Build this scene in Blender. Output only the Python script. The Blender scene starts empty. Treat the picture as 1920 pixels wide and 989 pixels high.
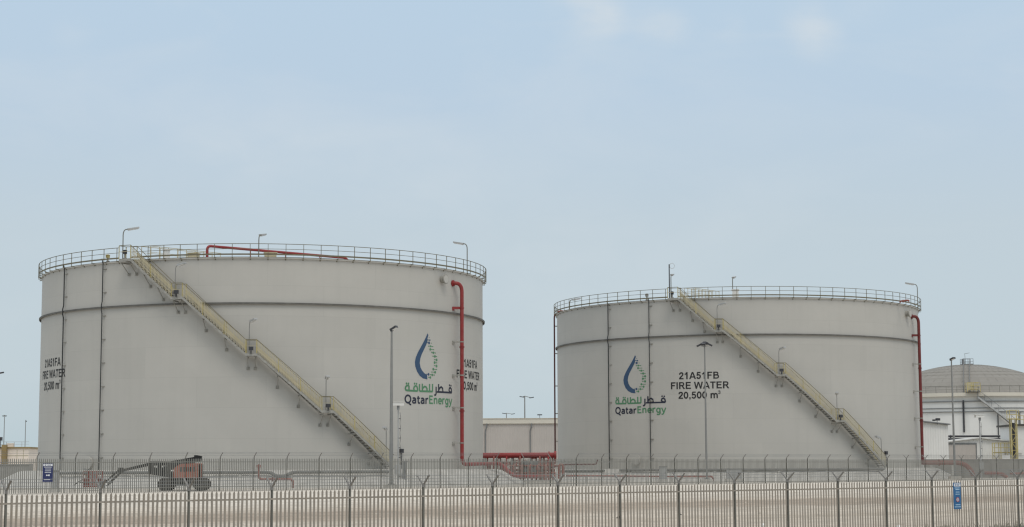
import bpy, math, random
from math import sin, cos, pi, sqrt, atan2, radians
from mathutils import Vector, Matrix
random.seed(7)
SC = bpy.context.scene
COL = SC.collection

# ------------------------------------------------------------------ camera
EYE = 2.9                       # eye height above the datum (a coach window on a raised road)
F, PITCH, ROLL = 3417.0, 0.1135, -0.004
cam_d = bpy.data.cameras.new('camera')
cam = bpy.data.objects.new('camera', cam_d); COL.objects.link(cam)
cam_d.sensor_width = 36.0
cam_d.lens = F / 1920 * 36.0
cam_d.clip_end = 12000; cam_d.clip_start = 0.5
CM = Matrix.Translation((0, 0, EYE)) @ Matrix.Rotation(pi / 2 + PITCH, 4, 'X') @ Matrix.Rotation(ROLL, 4, 'Z')
cam.matrix_world = CM
SC.camera = cam
CR = CM.to_3x3()


def ray(x, y):
    return CR @ Vector(((x - 960) / F, -(y - 494.5) / F, -1.0))


def at(x, y, Y):
    d = ray(x, y)
    return Vector((0, 0, EYE)) + d * (Y / d.y)


# ------------------------------------------------------------------ mesh helper
BASE = {}


class MB:
    def __init__(self):
        self.v = []; self.f = []

    def add(self, vs, fs):
        n = len(self.v)
        self.v += [tuple(p) for p in vs]
        self.f += [tuple(i + n for i in f) for f in fs]
        return self

    def box(self, c, s, rz=0.0, m=None):
        hx, hy, hz = s[0] / 2, s[1] / 2, s[2] / 2
        R = m if m is not None else Matrix.Rotation(rz, 3, 'Z')
        c = Vector(c)
        vs = [c + R @ Vector((i * hx, j * hy, k * hz)) for k in (-1, 1) for j in (-1, 1) for i in (-1, 1)]
        return self.add(vs, [(0, 2, 3, 1), (4, 5, 7, 6), (0, 1, 5, 4), (2, 6, 7, 3), (0, 4, 6, 2), (1, 3, 7, 5)])

    def bar(self, p, q, w, h, up=(0, 0, 1), w2=None, h2=None):
        p = Vector(p); q = Vector(q); d = (q - p)
        if d.length < 1e-6: return self
        d.normalize(); up = Vector(up)
        if abs(d.dot(up)) > .98: up = Vector((0, 1, 0))
        s = d.cross(up).normalized(); u = s.cross(d).normalized()
        w2 = w if w2 is None else w2; h2 = h if h2 is None else h2
        vs = [p - s * w / 2 - u * h / 2, p + s * w / 2 - u * h / 2, p + s * w / 2 + u * h / 2, p - s * w / 2 + u * h / 2,
              q - s * w2 / 2 - u * h2 / 2, q + s * w2 / 2 - u * h2 / 2, q + s * w2 / 2 + u * h2 / 2, q - s * w2 / 2 + u * h2 / 2]
        return self.add(vs, [(0, 3, 2, 1), (4, 5, 6, 7), (0, 1, 5, 4), (1, 2, 6, 5), (2, 3, 7, 6), (3, 0, 4, 7)])

    def tube(self, pts, r, n=10, r2=None):
        pts = [Vector(p) for p in pts]; k = len(pts); r2 = r if r2 is None else r2
        ring0 = len(self.v); prev = None; vs = []
        for i, p in enumerate(pts):
            t = ((pts[min(i + 1, k - 1)] - p).normalized() + (p - pts[max(i - 1, 0)]).normalized()).normalized()
            a = prev if prev is not None else (Vector((1, 0, 0)) if abs(t.x) < .8 else Vector((0, 1, 0)))
            a = (a - t * a.dot(t)).normalized(); b = t.cross(a); prev = a
            rr = r + (r2 - r) * i / max(1, k - 1)
            vs += [p + (a * cos(2 * pi * j / n) + b * sin(2 * pi * j / n)) * rr for j in range(n)]
        fs = []
        for i in range(k - 1):
            for j in range(n):
                a = i * n + j; b = i * n + (j + 1) % n
                fs.append((a, b, b + n, a + n))
        fs.append(tuple(range(n - 1, -1, -1))); fs.append(tuple(range((k - 1) * n, k * n)))
        return self.add(vs, fs)

    def disc(self, c, axis, r, h, n=20, r2=None):
        c = Vector(c); a = Vector(axis).normalized()
        return self.tube([c - a * h / 2, c + a * h / 2], r, n, r2)

    def build(self, name, m, parent=None, base=None, smooth=False, loc=None):
        root = base if base is not None else (BASE[parent.name] if parent is not None else Vector((0, 0, 0)))
        me = bpy.data.meshes.new(name)
        me.from_pydata([(p[0] - root[0], p[1] - root[1], p[2] - root[2]) for p in self.v], [], self.f)
        if m: me.materials.append(m)
        if smooth:
            me.polygons.foreach_set('use_smooth', [True] * len(me.polygons))
            me.set_sharp_from_angle(angle=radians(40))
        me.update()
        o = bpy.data.objects.new(name, me); COL.objects.link(o)
        if parent is not None:
            o.parent = parent; BASE[o.name] = root
        else:
            o.location = root; BASE[o.name] = Vector(root)
        return o


def arc(p, c, q, n=6):
    """points of a smooth elbow from p over corner c to q"""
    p, c, q = Vector(p), Vector(c), Vector(q)
    return [p * (1 - t) ** 2 + c * 2 * t * (1 - t) + q * t * t for t in [i / n for i in range(n + 1)]]


def route(pts, rad):
    """polyline with rounded corners"""
    pts = [Vector(p) for p in pts]; out = [pts[0]]
    for i in range(1, len(pts) - 1):
        a = (pts[i - 1] - pts[i]); b = (pts[i + 1] - pts[i])
        ra = min(rad, a.length * .45); rb = min(rad, b.length * .45)
        out += arc(pts[i] + a.normalized() * ra, pts[i], pts[i] + b.normalized() * rb, 6)
    return out + [pts[-1]]


def tag(o, label=None, cat=None, group=None, kind=None):
    if label: o['label'] = label
    if cat: o['category'] = cat
    if group: o['group'] = group
    if kind: o['kind'] = kind
    return o


def thing(name, loc, label, cat, group=None):
    o = bpy.data.objects.new(name, None); COL.objects.link(o)
    o.location = loc; o.empty_display_size = .3
    BASE[o.name] = Vector(loc)
    return tag(o, label, cat, group)


def put(name, me, parent, loc, rz=0.0):
    """one more object on shared mesh data; loc is in world space, parent is unrotated"""
    o = bpy.data.objects.new(name, me); COL.objects.link(o)
    o.parent = parent
    b = BASE[parent.name]
    o.location = Vector(loc) - b
    o.rotation_euler = (0, 0, rz)
    BASE[o.name] = b
    return o


# ------------------------------------------------------------------ materials
def nd(t, typ, x=0, y=0, **kw):
    n = t.nodes.new(typ)
    for k, v in kw.items(): setattr(n, k, v)
    return n


def mat(name, col, rough=.6, metal=0.0, var=.12, scale=1.2, dirt=None, dirt_amt=0.0, bump=0.0, bscale=20, spec=.4):
    m = bpy.data.materials.new(name); m.use_nodes = True
    t = m.node_tree; L = t.links; b = t.nodes['Principled BSDF']
    b.inputs['Roughness'].default_value = rough; b.inputs['Metallic'].default_value = metal
    b.inputs['Specular IOR Level'].default_value = spec
    tc = nd(t, 'ShaderNodeTexCoord')
    n = nd(t, 'ShaderNodeTexNoise'); n.inputs['Scale'].default_value = scale; n.inputs['Detail'].default_value = 6
    n.inputs['Roughness'].default_value = .65
    L.new(tc.outputs['Object'], n.inputs['Vector'])
    r = nd(t, 'ShaderNodeMapRange'); r.inputs['From Min'].default_value = .3; r.inputs['From Max'].default_value = .7
    r.inputs['To Min'].default_value = 1 - var; r.inputs['To Max'].default_value = 1 + var
    L.new(n.outputs['Fac'], r.inputs['Value'])
    mx = nd(t, 'ShaderNodeMix', data_type='RGBA', blend_type='MULTIPLY'); mx.inputs['Factor'].default_value = 1
    mx.inputs[6].default_value = (*col, 1)
    L.new(r.outputs['Result'], mx.inputs[7])
    out = mx.outputs[2]
    if dirt:
        n2 = nd(t, 'ShaderNodeTexNoise'); n2.inputs['Scale'].default_value = scale * 2.7; n2.inputs['Detail'].default_value = 8
        L.new(tc.outputs['Object'], n2.inputs['Vector'])
        r2 = nd(t, 'ShaderNodeMapRange'); r2.inputs['From Min'].default_value = .5; r2.inputs['From Max'].default_value = .72
        r2.inputs['To Max'].default_value = dirt_amt; L.new(n2.outputs['Fac'], r2.inputs['Value'])
        m2 = nd(t, 'ShaderNodeMix', data_type='RGBA'); L.new(r2.outputs['Result'], m2.inputs['Factor'])
        L.new(out, m2.inputs[6]); m2.inputs[7].default_value = (*dirt, 1); out = m2.outputs[2]
    L.new(out, b.inputs['Base Color'])
    if bump:
        n3 = nd(t, 'ShaderNodeTexNoise'); n3.inputs['Scale'].default_value = bscale; n3.inputs['Detail'].default_value = 5
        L.new(tc.outputs['Object'], n3.inputs['Vector'])
        bp = nd(t, 'ShaderNodeBump'); bp.inputs['Strength'].default_value = bump; bp.inputs['Distance'].default_value = .05
        L.new(n3.outputs['Fac'], bp.inputs['Height']); L.new(bp.outputs['Normal'], b.inputs['Normal'])
    return m


def shell_mat(name, col, R, seam=.11, plate=(9.0, 2.42), streak=.035, base=0.0):
    """painted welded steel plates: faint plate-to-plate tone, faint weld lines, faint runs of dust"""
    m = bpy.data.materials.new(name); m.use_nodes = True
    t = m.node_tree; L = t.links; b = t.nodes['Principled BSDF']
    b.inputs['Roughness'].default_value = .62; b.inputs['Specular IOR Level'].default_value = .25
    tc = nd(t, 'ShaderNodeTexCoord'); sp = nd(t, 'ShaderNodeSeparateXYZ'); L.new(tc.outputs['Object'], sp.inputs[0])
    an = nd(t, 'ShaderNodeMath', operation='ARCTAN2'); L.new(sp.outputs['X'], an.inputs[0]); L.new(sp.outputs['Y'], an.inputs[1])
    mu = nd(t, 'ShaderNodeMath', operation='MULTIPLY'); L.new(an.outputs[0], mu.inputs[0]); mu.inputs[1].default_value = R
    cb = nd(t, 'ShaderNodeCombineXYZ'); L.new(mu.outputs[0], cb.inputs['X']); L.new(sp.outputs['Z'], cb.inputs['Y'])
    br = nd(t, 'ShaderNodeTexBrick'); L.new(cb.outputs[0], br.inputs['Vector'])
    br.inputs['Scale'].default_value = 1.0; br.inputs['Brick Width'].default_value = plate[0]; br.inputs['Row Height'].default_value = plate[1]
    br.inputs['Mortar Size'].default_value = .02; br.inputs['Mortar Smooth'].default_value = 1.0
    a = [c * 1.016 for c in col]; d = [c * .98 for c in col]; e = [c * (1 - seam) for c in col]
    br.inputs['Color1'].default_value = (*a, 1); br.inputs['Color2'].default_value = (*d, 1); br.inputs['Mortar'].default_value = (*e, 1)
    # broad blotches
    n = nd(t, 'ShaderNodeTexNoise'); n.inputs['Scale'].default_value = .22; n.inputs['Detail'].default_value = 7; n.inputs['Roughness'].default_value = .6
    L.new(cb.outputs[0], n.inputs['Vector'])
    r = nd(t, 'ShaderNodeMapRange'); r.inputs['From Min'].default_value = .3; r.inputs['From Max'].default_value = .7
    r.inputs['To Min'].default_value = .965; r.inputs['To Max'].default_value = 1.035; L.new(n.outputs['Fac'], r.inputs['Value'])
    # vertical runs
    mp = nd(t, 'ShaderNodeMapping'); mp.inputs['Scale'].default_value = (1.6, .07, 1); L.new(cb.outputs[0], mp.inputs['Vector'])
    n2 = nd(t, 'ShaderNodeTexNoise'); n2.inputs['Scale'].default_value = 1.0; n2.inputs['Detail'].default_value = 5; L.new(mp.outputs[0], n2.inputs['Vector'])
    r2 = nd(t, 'ShaderNodeMapRange'); r2.inputs['From Min'].default_value = .5; r2.inputs['From Max'].default_value = .8
    r2.inputs['To Min'].default_value = 1.0; r2.inputs['To Max'].default_value = 1 - streak; L.new(n2.outputs['Fac'], r2.inputs['Value'])
    # dust thrown up on the lowest course
    gr = nd(t, 'ShaderNodeMapRange'); gr.inputs['From Min'].default_value = 0.0; gr.inputs['From Max'].default_value = 3.5
    gr.inputs['To Min'].default_value = .35; gr.inputs['To Max'].default_value = 0.0; L.new(sp.outputs['Z'], gr.inputs['Value'])
    gm = nd(t, 'ShaderNodeMath', operation='MULTIPLY'); L.new(gr.outputs[0], gm.inputs[0]); L.new(n.outputs['Fac'], gm.inputs[1])
    m1 = nd(t, 'ShaderNodeMix', data_type='RGBA', blend_type='MULTIPLY'); m1.inputs['Factor'].default_value = 1
    L.new(br.outputs['Color'], m1.inputs[6]); L.new(r.outputs[0], m1.inputs[7])
    m2 = nd(t, 'ShaderNodeMix', data_type='RGBA', blend_type='MULTIPLY'); m2.inputs['Factor'].default_value = 1
    L.new(m1.outputs[2], m2.inputs[6]); L.new(r2.outputs[0], m2.inputs[7])
    m3 = nd(t, 'ShaderNodeMix', data_type='RGBA'); L.new(gm.outputs[0], m3.inputs['Factor'])
    L.new(m2.outputs[2], m3.inputs[6]); m3.inputs[7].default_value = (.46, .42, .36, 1)
    L.new(m3.outputs[2], b.inputs['Base Color'])
    bp = nd(t, 'ShaderNodeBump'); bp.inputs['Strength'].default_value = .12; bp.inputs['Distance'].default_value = .03
    n4 = nd(t, 'ShaderNodeTexNoise'); n4.inputs['Scale'].default_value = .9; n4.inputs['Detail'].default_value = 2; L.new(cb.outputs[0], n4.inputs['Vector'])
    ad = nd(t, 'ShaderNodeMath', operation='SUBTRACT'); L.new(n4.outputs['Fac'], ad.inputs[0]); L.new(br.outputs['Fac'], ad.inputs[1])
    L.new(ad.outputs[0], bp.inputs['Height']); L.new(bp.outputs['Normal'], b.inputs['Normal'])
    return m


R = 19.5
M = {}
M['shell'] = shell_mat('grey_tank_paint', (.462, .446, .41), R)
M['white_shell'] = shell_mat('white_tank_paint', (.70, .69, .66), 16.2, seam=.12, plate=(7, 2.3), streak=.10)
M['dome'] = mat('dusty_roof_plate', (.25, .235, .21), .8, var=.06, scale=.5, dirt=(.2, .18, .16), dirt_amt=.12)
M['galv'] = mat('galvanised_steel', (.20, .205, .205), .55, .25, var=.15, scale=2)
M['galv_light'] = mat('light_galvanised_steel', (.42, .42, .41), .5, .3, var=.12, scale=2)
M['rail'] = mat('grey_rail_steel', (.17, .165, .14), .6, .2, var=.15, scale=2)
M['yellow'] = mat('faded_yellow_paint', (.45, .375, .15), .65, var=.18, scale=1.4, dirt=(.38, .34, .26), dirt_amt=.6)
M['tan'] = mat('dusty_yellow_mesh', (.47, .418, .285), .7, var=.12, scale=1.1)
M['olive_rail'] = mat('weathered_olive_rail', (.15, .132, .085), .65, var=.2, scale=2)
M['brown_rail'] = mat('weathered_handrail', (.16, .135, .07), .6, var=.2, scale=2)
M['grating'] = mat('dark_grating', (.07, .066, .058), .8, var=.2, scale=3)
M['stringer'] = mat('dusty_stringer_steel', (.33, .32, .29), .6, .1, var=.15, scale=2, dirt=(.12, .1, .07), dirt_amt=.5)
M['girder'] = mat('dirty_girder_steel', (.135, .13, .118), .7, var=.25, scale=1.5)
M['dark'] = mat('dark_conduit', (.025, .026, .026), .6, var=.3, scale=3)
M['plate'] = mat('weathered_pad_plate', (.29, .28, .25), .7, var=.25, scale=5)
M['red'] = mat('fire_red_paint', (.25, .026, .026), .55, var=.16, scale=1.5, dirt=(.22, .07, .06), dirt_amt=.45)
M['red_dusty'] = mat('dusty_red_paint', (.26, .085, .068), .75, var=.2, scale=1.5, dirt=(.28, .20, .17), dirt_amt=.6)
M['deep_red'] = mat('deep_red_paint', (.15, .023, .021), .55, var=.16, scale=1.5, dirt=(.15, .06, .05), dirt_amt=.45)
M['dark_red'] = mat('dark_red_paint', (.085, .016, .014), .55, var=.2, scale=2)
M['black_text'] = mat('black_lettering_paint', (.014, .014, .015), .6, var=.2, scale=1)
M['navy_text'] = mat('navy_lettering_paint', (.022, .026, .045), .6, var=.15, scale=1)
M['blue_logo'] = mat('blue_logo_paint', (.035, .075, .145), .6, var=.1, scale=1)
M['green_logo'] = mat('green_logo_paint', (.085, .22, .115), .6, var=.12, scale=1)
M['pale'] = mat('dusty_palisade_steel', (.305, .275, .235), .65, .1, var=.12, scale=.8, dirt=(.33, .28, .22), dirt_amt=.5)
M['pale_far'] = mat('grey_palisade_steel', (.235, .23, .208), .65, .1, var=.12, scale=.6)
M['post'] = mat('dark_palisade_post', (.155, .15, .13), .6, .2, var=.15, scale=1)
M['arm'] = mat('grey_post_arm', (.22, .21, .195), .6, .2, var=.15, scale=3)
M['pole'] = mat('grey_pole_steel', (.235, .235, .225), .5, .2, var=.12, scale=1)
M['fixture'] = mat('dark_light_fitting', (.05, .05, .055), .45, .2, var=.2, scale=4)
M['lens'] = mat('white_lamp_lens', (.75, .75, .74), .35, var=.05, scale=4)
M['whitebox'] = mat('white_enamel', (.68, .67, .64), .5, var=.06, scale=2)
M['pipe_grey'] = mat('grey_pipe_lagging', (.17, .17, .162), .65, .1, var=.15, scale=1.2)
M['concrete'] = mat('pale_concrete', (.50, .48, .44), .9, var=.15, scale=.8, bump=.3, bscale=14)
M['grey_wall'] = mat('grey_block_wall', (.29, .28, .26), .9, var=.15, scale=.35, bump=.2, bscale=6)
M['beige_wall'] = mat('beige_panel_wall', (.80, .70, .60), .8, var=.08, scale=.25)
M['fascia'] = mat('cream_fascia', (.60, .56, .48), .6, var=.05, scale=.3)
M['brown'] = mat('brown_yellow_column', (.26, .19, .085), .7, var=.2, scale=1)
M['orange'] = mat('orange_machine_paint', (.36, .115, .075), .6, var=.12, scale=1.5, dirt=(.34, .2, .15), dirt_amt=.5)
M['machine_dark'] = mat('dark_machine_steel', (.016, .017, .017), .6, .1, var=.25, scale=2, dirt=(.05, .046, .04), dirt_amt=.4)
M['tyre'] = mat('dusty_tyre_rubber', (.018, .017, .016), .9, var=.3, scale=3, dirt=(.07, .06, .05), dirt_amt=.4)
M['sign_blue'] = mat('blue_sign_enamel', (.02, .115, .27), .45, var=.08, scale=3)
M['sign_navy'] = mat('navy_sign_enamel', (.022, .03, .105), .45, var=.08, scale=3)
M['sign_white'] = mat('white_sign_print', (.72, .73, .74), .5, var=.05, scale=3)
M['sign_pale'] = mat('pale_sign_print', (.42, .60, .74), .5, var=.05, scale=3)
M['sign_red'] = mat('red_sign_print', (.35, .05, .08), .5, var=.05, scale=3)
M['weed'] = mat('dry_weed_leaves', (.235, .225, .165), .9, var=.3, scale=3, dirt=(.38, .34, .27), dirt_amt=.6)
M['rubble'] = mat('pale_rubble', (.48, .43, .36), .95, var=.25, scale=3)
M['plastic'] = mat('white_plastic', (.82, .82, .80), .5, var=.04, scale=3)


def corrugated(name, col, scale=6.0):
    m = mat(name, col, .6, var=.06, scale=.3)
    t = m.node_tree; L = t.links; b = t.nodes['Principled BSDF']
    tc = nd(t, 'ShaderNodeTexCoord'); w = nd(t, 'ShaderNodeTexWave'); w.bands_direction = 'X'
    w.inputs['Scale'].default_value = scale; w.inputs['Distortion'].default_value = 0
    L.new(tc.outputs['Object'], w.inputs['Vector'])
    bp = nd(t, 'ShaderNodeBump'); bp.inputs['Strength'].default_value = .6; bp.inputs['Distance'].default_value = .05
    L.new(w.outputs['Fac'], bp.inputs['Height']); L.new(bp.outputs['Normal'], b.inputs['Normal'])
    return m


M['cladding'] = corrugated('beige_cladding', (.46, .42, .385), .9)
M['white_cladding'] = corrugated('white_cladding', (.72, .71, .68), 1.0)

# ------------------------------------------------------------------ ground
SP = 2.7
DX, DY = .7897, .6135                       # both fences run this way
N0 = Vector((14.9, 0, 0))


def tperp(X, Y): return -DY * X + DX * Y
def salong(X, Y): return DX * X + DY * Y


def ground_z(X, Y):
    t = tperp(X, Y); s = salong(X, Y)
    pts = [(-1e5, .35), (20, .25), (40, .12), (47, .15), (70, .62), (95, 1.18), (112, 1.66), (120, 1.78), (1e5, 1.78)]
    for (a, za), (b, zb) in zip(pts, pts[1:]):
        if a <= t <= b:
            z = za + (zb - za) * (t - a) / (b - a); break
    if s > 55 and 40 < t < 54: z += .28 * min(1, (s - 55) / 25) * max(0, 1 - abs(t - 47) / 7)
    tilt = .0034 * max(-60, min(60, s - 95))
    return z + tilt * max(0, min(1, (170 - t) / 50))


def axis_pts(lo, hi, step, far):
    a = []; x = lo
    while x < hi: a.append(x); x += step
    a.append(hi); d = step
    x = hi
    while x < far: d *= 1.6; x += d; a.append(x)
    x = lo; d = step; b = []
    while x > -far: d *= 1.6; x -= d; b.append(x)
    return b[::-1] + a


gm = MB(); ss = axis_pts(10, 230, 2.2, 6000); ts = axis_pts(20, 150, 1.6, 6000)
vs = []
for t in ts:
    for s in ss:
        X = DX * s - DY * t; Y = DY * s + DX * t
        z = ground_z(X, Y)
        if 35 < t < 112 and 0 < s < 240:
            z += .05 * sin(s * .7 + 1.3 * sin(t * .5)) * sin(t * .9) + random.uniform(-.02, .02)
        vs.append((X, Y, z))
n = len(ss)
gm.add(vs, [(j * n + i, j * n + i + 1, (j + 1) * n + i + 1, (j + 1) * n + i) for j in range(len(ts) - 1) for i in range(n - 1)])


def ground_mat():
    m = bpy.data.materials.new('sandy_ground'); m.use_nodes = True
    t = m.node_tree; L = t.links; b = t.nodes['Principled BSDF']; b.inputs['Roughness'].default_value = .95
    b.inputs['Specular IOR Level'].default_value = .1
    tc = nd(t, 'ShaderNodeTexCoord')
    rot = nd(t, 'ShaderNodeMapping'); rot.inputs['Rotation'].default_value = (0, 0, -atan2(DY, DX)); L.new(tc.outputs['Object'], rot.inputs['Vector'])
    sp = nd(t, 'ShaderNodeSeparateXYZ'); L.new(rot.outputs[0], sp.inputs[0])       # X along the fences, Y across
    n1 = nd(t, 'ShaderNodeTexNoise'); n1.inputs['Scale'].default_value = .06; n1.inputs['Detail'].default_value = 6
    mp = nd(t, 'ShaderNodeMapping'); mp.inputs['Scale'].default_value = (.35, 1.6, 1); L.new(rot.outputs[0], mp.inputs['Vector'])
    L.new(mp.outputs[0], n1.inputs['Vector'])
    # wobble the track edge
    w = nd(t, 'ShaderNodeMath', operation='MULTIPLY_ADD'); L.new(n1.outputs['Fac'], w.inputs[0]); w.inputs[1].default_value = 16; L.new(sp.outputs['Y'], w.inputs[2])
    cr = nd(t, 'ShaderNodeValToRGB'); e = cr.color_ramp
    mr = nd(t, 'ShaderNodeMapRange'); mr.inputs['From Min'].default_value = 40; mr.inputs['From Max'].default_value = 140; L.new(w.outputs[0], mr.inputs['Value'])
    L.new(mr.outputs[0], cr.inputs['Fac'])
    sand = (.55, .485, .405, 1); track = (.40, .335, .27, 1); pale = (.66, .61, .535, 1)
    stops = [(0, sand), (.30, sand), (.345, (.46, .40, .325, 1)), (.37, sand), (.42, sand), (.445, track), (.52, track), (.555, sand), (.66, pale), (.78, pale), (.84, (.54, .50, .44, 1)), (1, (.50, .46, .40, 1))]
    e.elements[0].position = 0; e.elements[0].color = stops[0][1]; e.elements[1].position = 1; e.elements[1].color = stops[-1][1]
    for p, c in stops[1:-1]:
        x = e.elements.new(p); x.color = c
    n2 = nd(t, 'ShaderNodeTexNoise'); n2.inputs['Scale'].default_value = .9; n2.inputs['Detail'].default_value = 9; n2.inputs['Roughness'].default_value = .7
    L.new(tc.outputs['Object'], n2.inputs['Vector'])
    r2 = nd(t, 'ShaderNodeMapRange'); r2.inputs['From Min'].default_value = .3; r2.inputs['From Max'].default_value = .7
    r2.inputs['To Min'].default_value = .78; r2.inputs['To Max'].default_value = 1.18; L.new(n2.outputs['Fac'], r2.inputs['Value'])
    mx = nd(t, 'ShaderNodeMix', data_type='RGBA', blend_type='MULTIPLY'); mx.inputs['Factor'].default_value = 1
    L.new(cr.outputs['Color'], mx.inputs[6]); L.new(r2.outputs[0], mx.inputs[7])
    mpr = nd(t, 'ShaderNodeMapping'); mpr.inputs['Scale'].default_value = (.05, 1.0, 1); L.new(rot.outputs[0], mpr.inputs['Vector'])
    nr = nd(t, 'ShaderNodeTexNoise'); nr.inputs['Scale'].default_value = .75; nr.inputs['Detail'].default_value = 6; nr.inputs['Roughness'].default_value = .7; L.new(mpr.outputs[0], nr.inputs['Vector'])
    rr_ = nd(t, 'ShaderNodeMapRange'); rr_.inputs['From Min'].default_value = .35; rr_.inputs['From Max'].default_value = .68; rr_.inputs['To Min'].default_value = 1.10; rr_.inputs['To Max'].default_value = .80; L.new(nr.outputs['Fac'], rr_.inputs['Value'])
    mxr = nd(t, 'ShaderNodeMix', data_type='RGBA', blend_type='MULTIPLY'); mxr.inputs['Factor'].default_value = 1; L.new(mx.outputs[2], mxr.inputs[6]); L.new(rr_.outputs[0], mxr.inputs[7]); mx = mxr
    v = nd(t, 'ShaderNodeTexVoronoi'); v.inputs['Scale'].default_value = 2.2; L.new(tc.outputs['Object'], v.inputs['Vector'])
    r3 = nd(t, 'ShaderNodeMapRange'); r3.inputs['From Min'].default_value = .05; r3.inputs['From Max'].default_value = .22
    r3.inputs['To Min'].default_value = .5; r3.inputs['To Max'].default_value = 0; L.new(v.outputs['Distance'], r3.inputs['Value'])
    m2 = nd(t, 'ShaderNodeMix', data_type='RGBA'); L.new(r3.outputs[0], m2.inputs['Factor']); L.new(mx.outputs[2], m2.inputs[6]); m2.inputs[7].default_value = (.25, .21, .17, 1)
    L.new(m2.outputs[2], b.inputs['Base Color'])
    bp = nd(t, 'ShaderNodeBump'); bp.inputs['Strength'].default_value = .6; bp.inputs['Distance'].default_value = .12
    n4 = nd(t, 'ShaderNodeTexNoise'); n4.inputs['Scale'].default_value = 2.4; n4.inputs['Detail'].default_value = 8; L.new(tc.outputs['Object'], n4.inputs['Vector'])
    L.new(n4.outputs['Fac'], bp.inputs['Height']); L.new(bp.outputs['Normal'], b.inputs['Normal'])
    return m


M['ground'] = ground_mat()
g = gm.build('ground', M['ground'], smooth=True); g['kind'] = 'structure'

# ------------------------------------------------------------------ tanks
ZT, ZR, ZB = EYE + 16.96, EYE + 13.295, EYE + .22


class Tank:
    def __init__(self, cx, cy, R):
        self.c = Vector((cx, cy, 0)); self.R = R
        self.b = Vector((-cx, -cy, 0)).normalized(); self.r = Vector((-self.b.y, self.b.x, 0))

    def rad(self, th): return self.b * cos(th) + self.r * sin(th)
    def tan(self, th): return -self.b * sin(th) + self.r * cos(th)
    def p(self, th, z, r): return self.c + self.rad(th) * r + Vector((0, 0, z))

    def hit(self, x, y, r):
        """angle and height where the sight line through a pixel meets the cylinder of radius r (front side)"""
        d = ray(x, y); a = d.x * d.x + d.y * d.y
        ox, oy = -self.c.x, -self.c.y
        bb = d.x * ox + d.y * oy; cc = ox * ox + oy * oy - r * r
        k = (-bb - sqrt(max(0, bb * bb - a * cc))) / a
        v = Vector((d.x * k + ox, d.y * k + oy, 0))
        return atan2(v.dot(self.r), v.dot(self.b)), EYE + d.z * k

    def sweep(self, mb, path, r0, r1, z0, z1, closed=False):
        """a rectangle (r0..r1, z0..z1) swept through [(angle, height)]"""
        vs = []
        for th, z in path:
            vs += [self.p(th, z + z0, r0), self.p(th, z + z0, r1), self.p(th, z + z1, r1), self.p(th, z + z1, r0)]
        k = len(path); fs = []
        for i in range(k if closed else k - 1):
            a = i * 4; b = ((i + 1) % k) * 4
            for j in range(4):
                fs.append((a + j, a + (j + 1) % 4, b + (j + 1) % 4, b + j))
        if not closed: fs += [(3, 2, 1, 0), (k * 4 - 4, k * 4 - 3, k * 4 - 2, k * 4 - 1)]
        mb.add(vs, fs); return mb


def dense(keys, step=.03):
    out = []
    for (a, za), (b, zb) in zip(keys, keys[1:]):
        k = max(1, int(abs(b - a) / step))
        out += [(a + (b - a) * i / k, za + (zb - za) * i / k) for i in range(k)]
    return out + [keys[-1]]


FULL = [(2 * pi * i / 240, 0.0) for i in range(240)]
T1 = Tank(-22.16, 163.2, R); T2 = Tank(24.405, 198.64, R)


def cv(*p, n=5):
    """smooth curve through points (Catmull-Rom)"""
    out = []
    for k in range(len(p) - 1):
        a = p[max(k - 1, 0)]; b = p[k]; c = p[k + 1]; d = p[min(k + 2, len(p) - 1)]
        for q in range(n):
            t = q / n
            out.append(tuple(.5 * (2 * b[m] + (c[m] - a[m]) * t + (2 * a[m] - 5 * b[m] + 4 * c[m] - d[m]) * t * t + (3 * b[m] - a[m] - 3 * c[m] + d[m]) * t ** 3) for m in (0, 1)))
    return out + [p[-1]]


def oval(cx, cy, rx, ry, n=28):
    return [(cx + rx * cos(2 * pi * i / n), cy + ry * (1 if abs(sin(2 * pi * i / n)) > .0 else 1) * sin(2 * pi * i / n)) for i in range(n + 1)]


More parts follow.
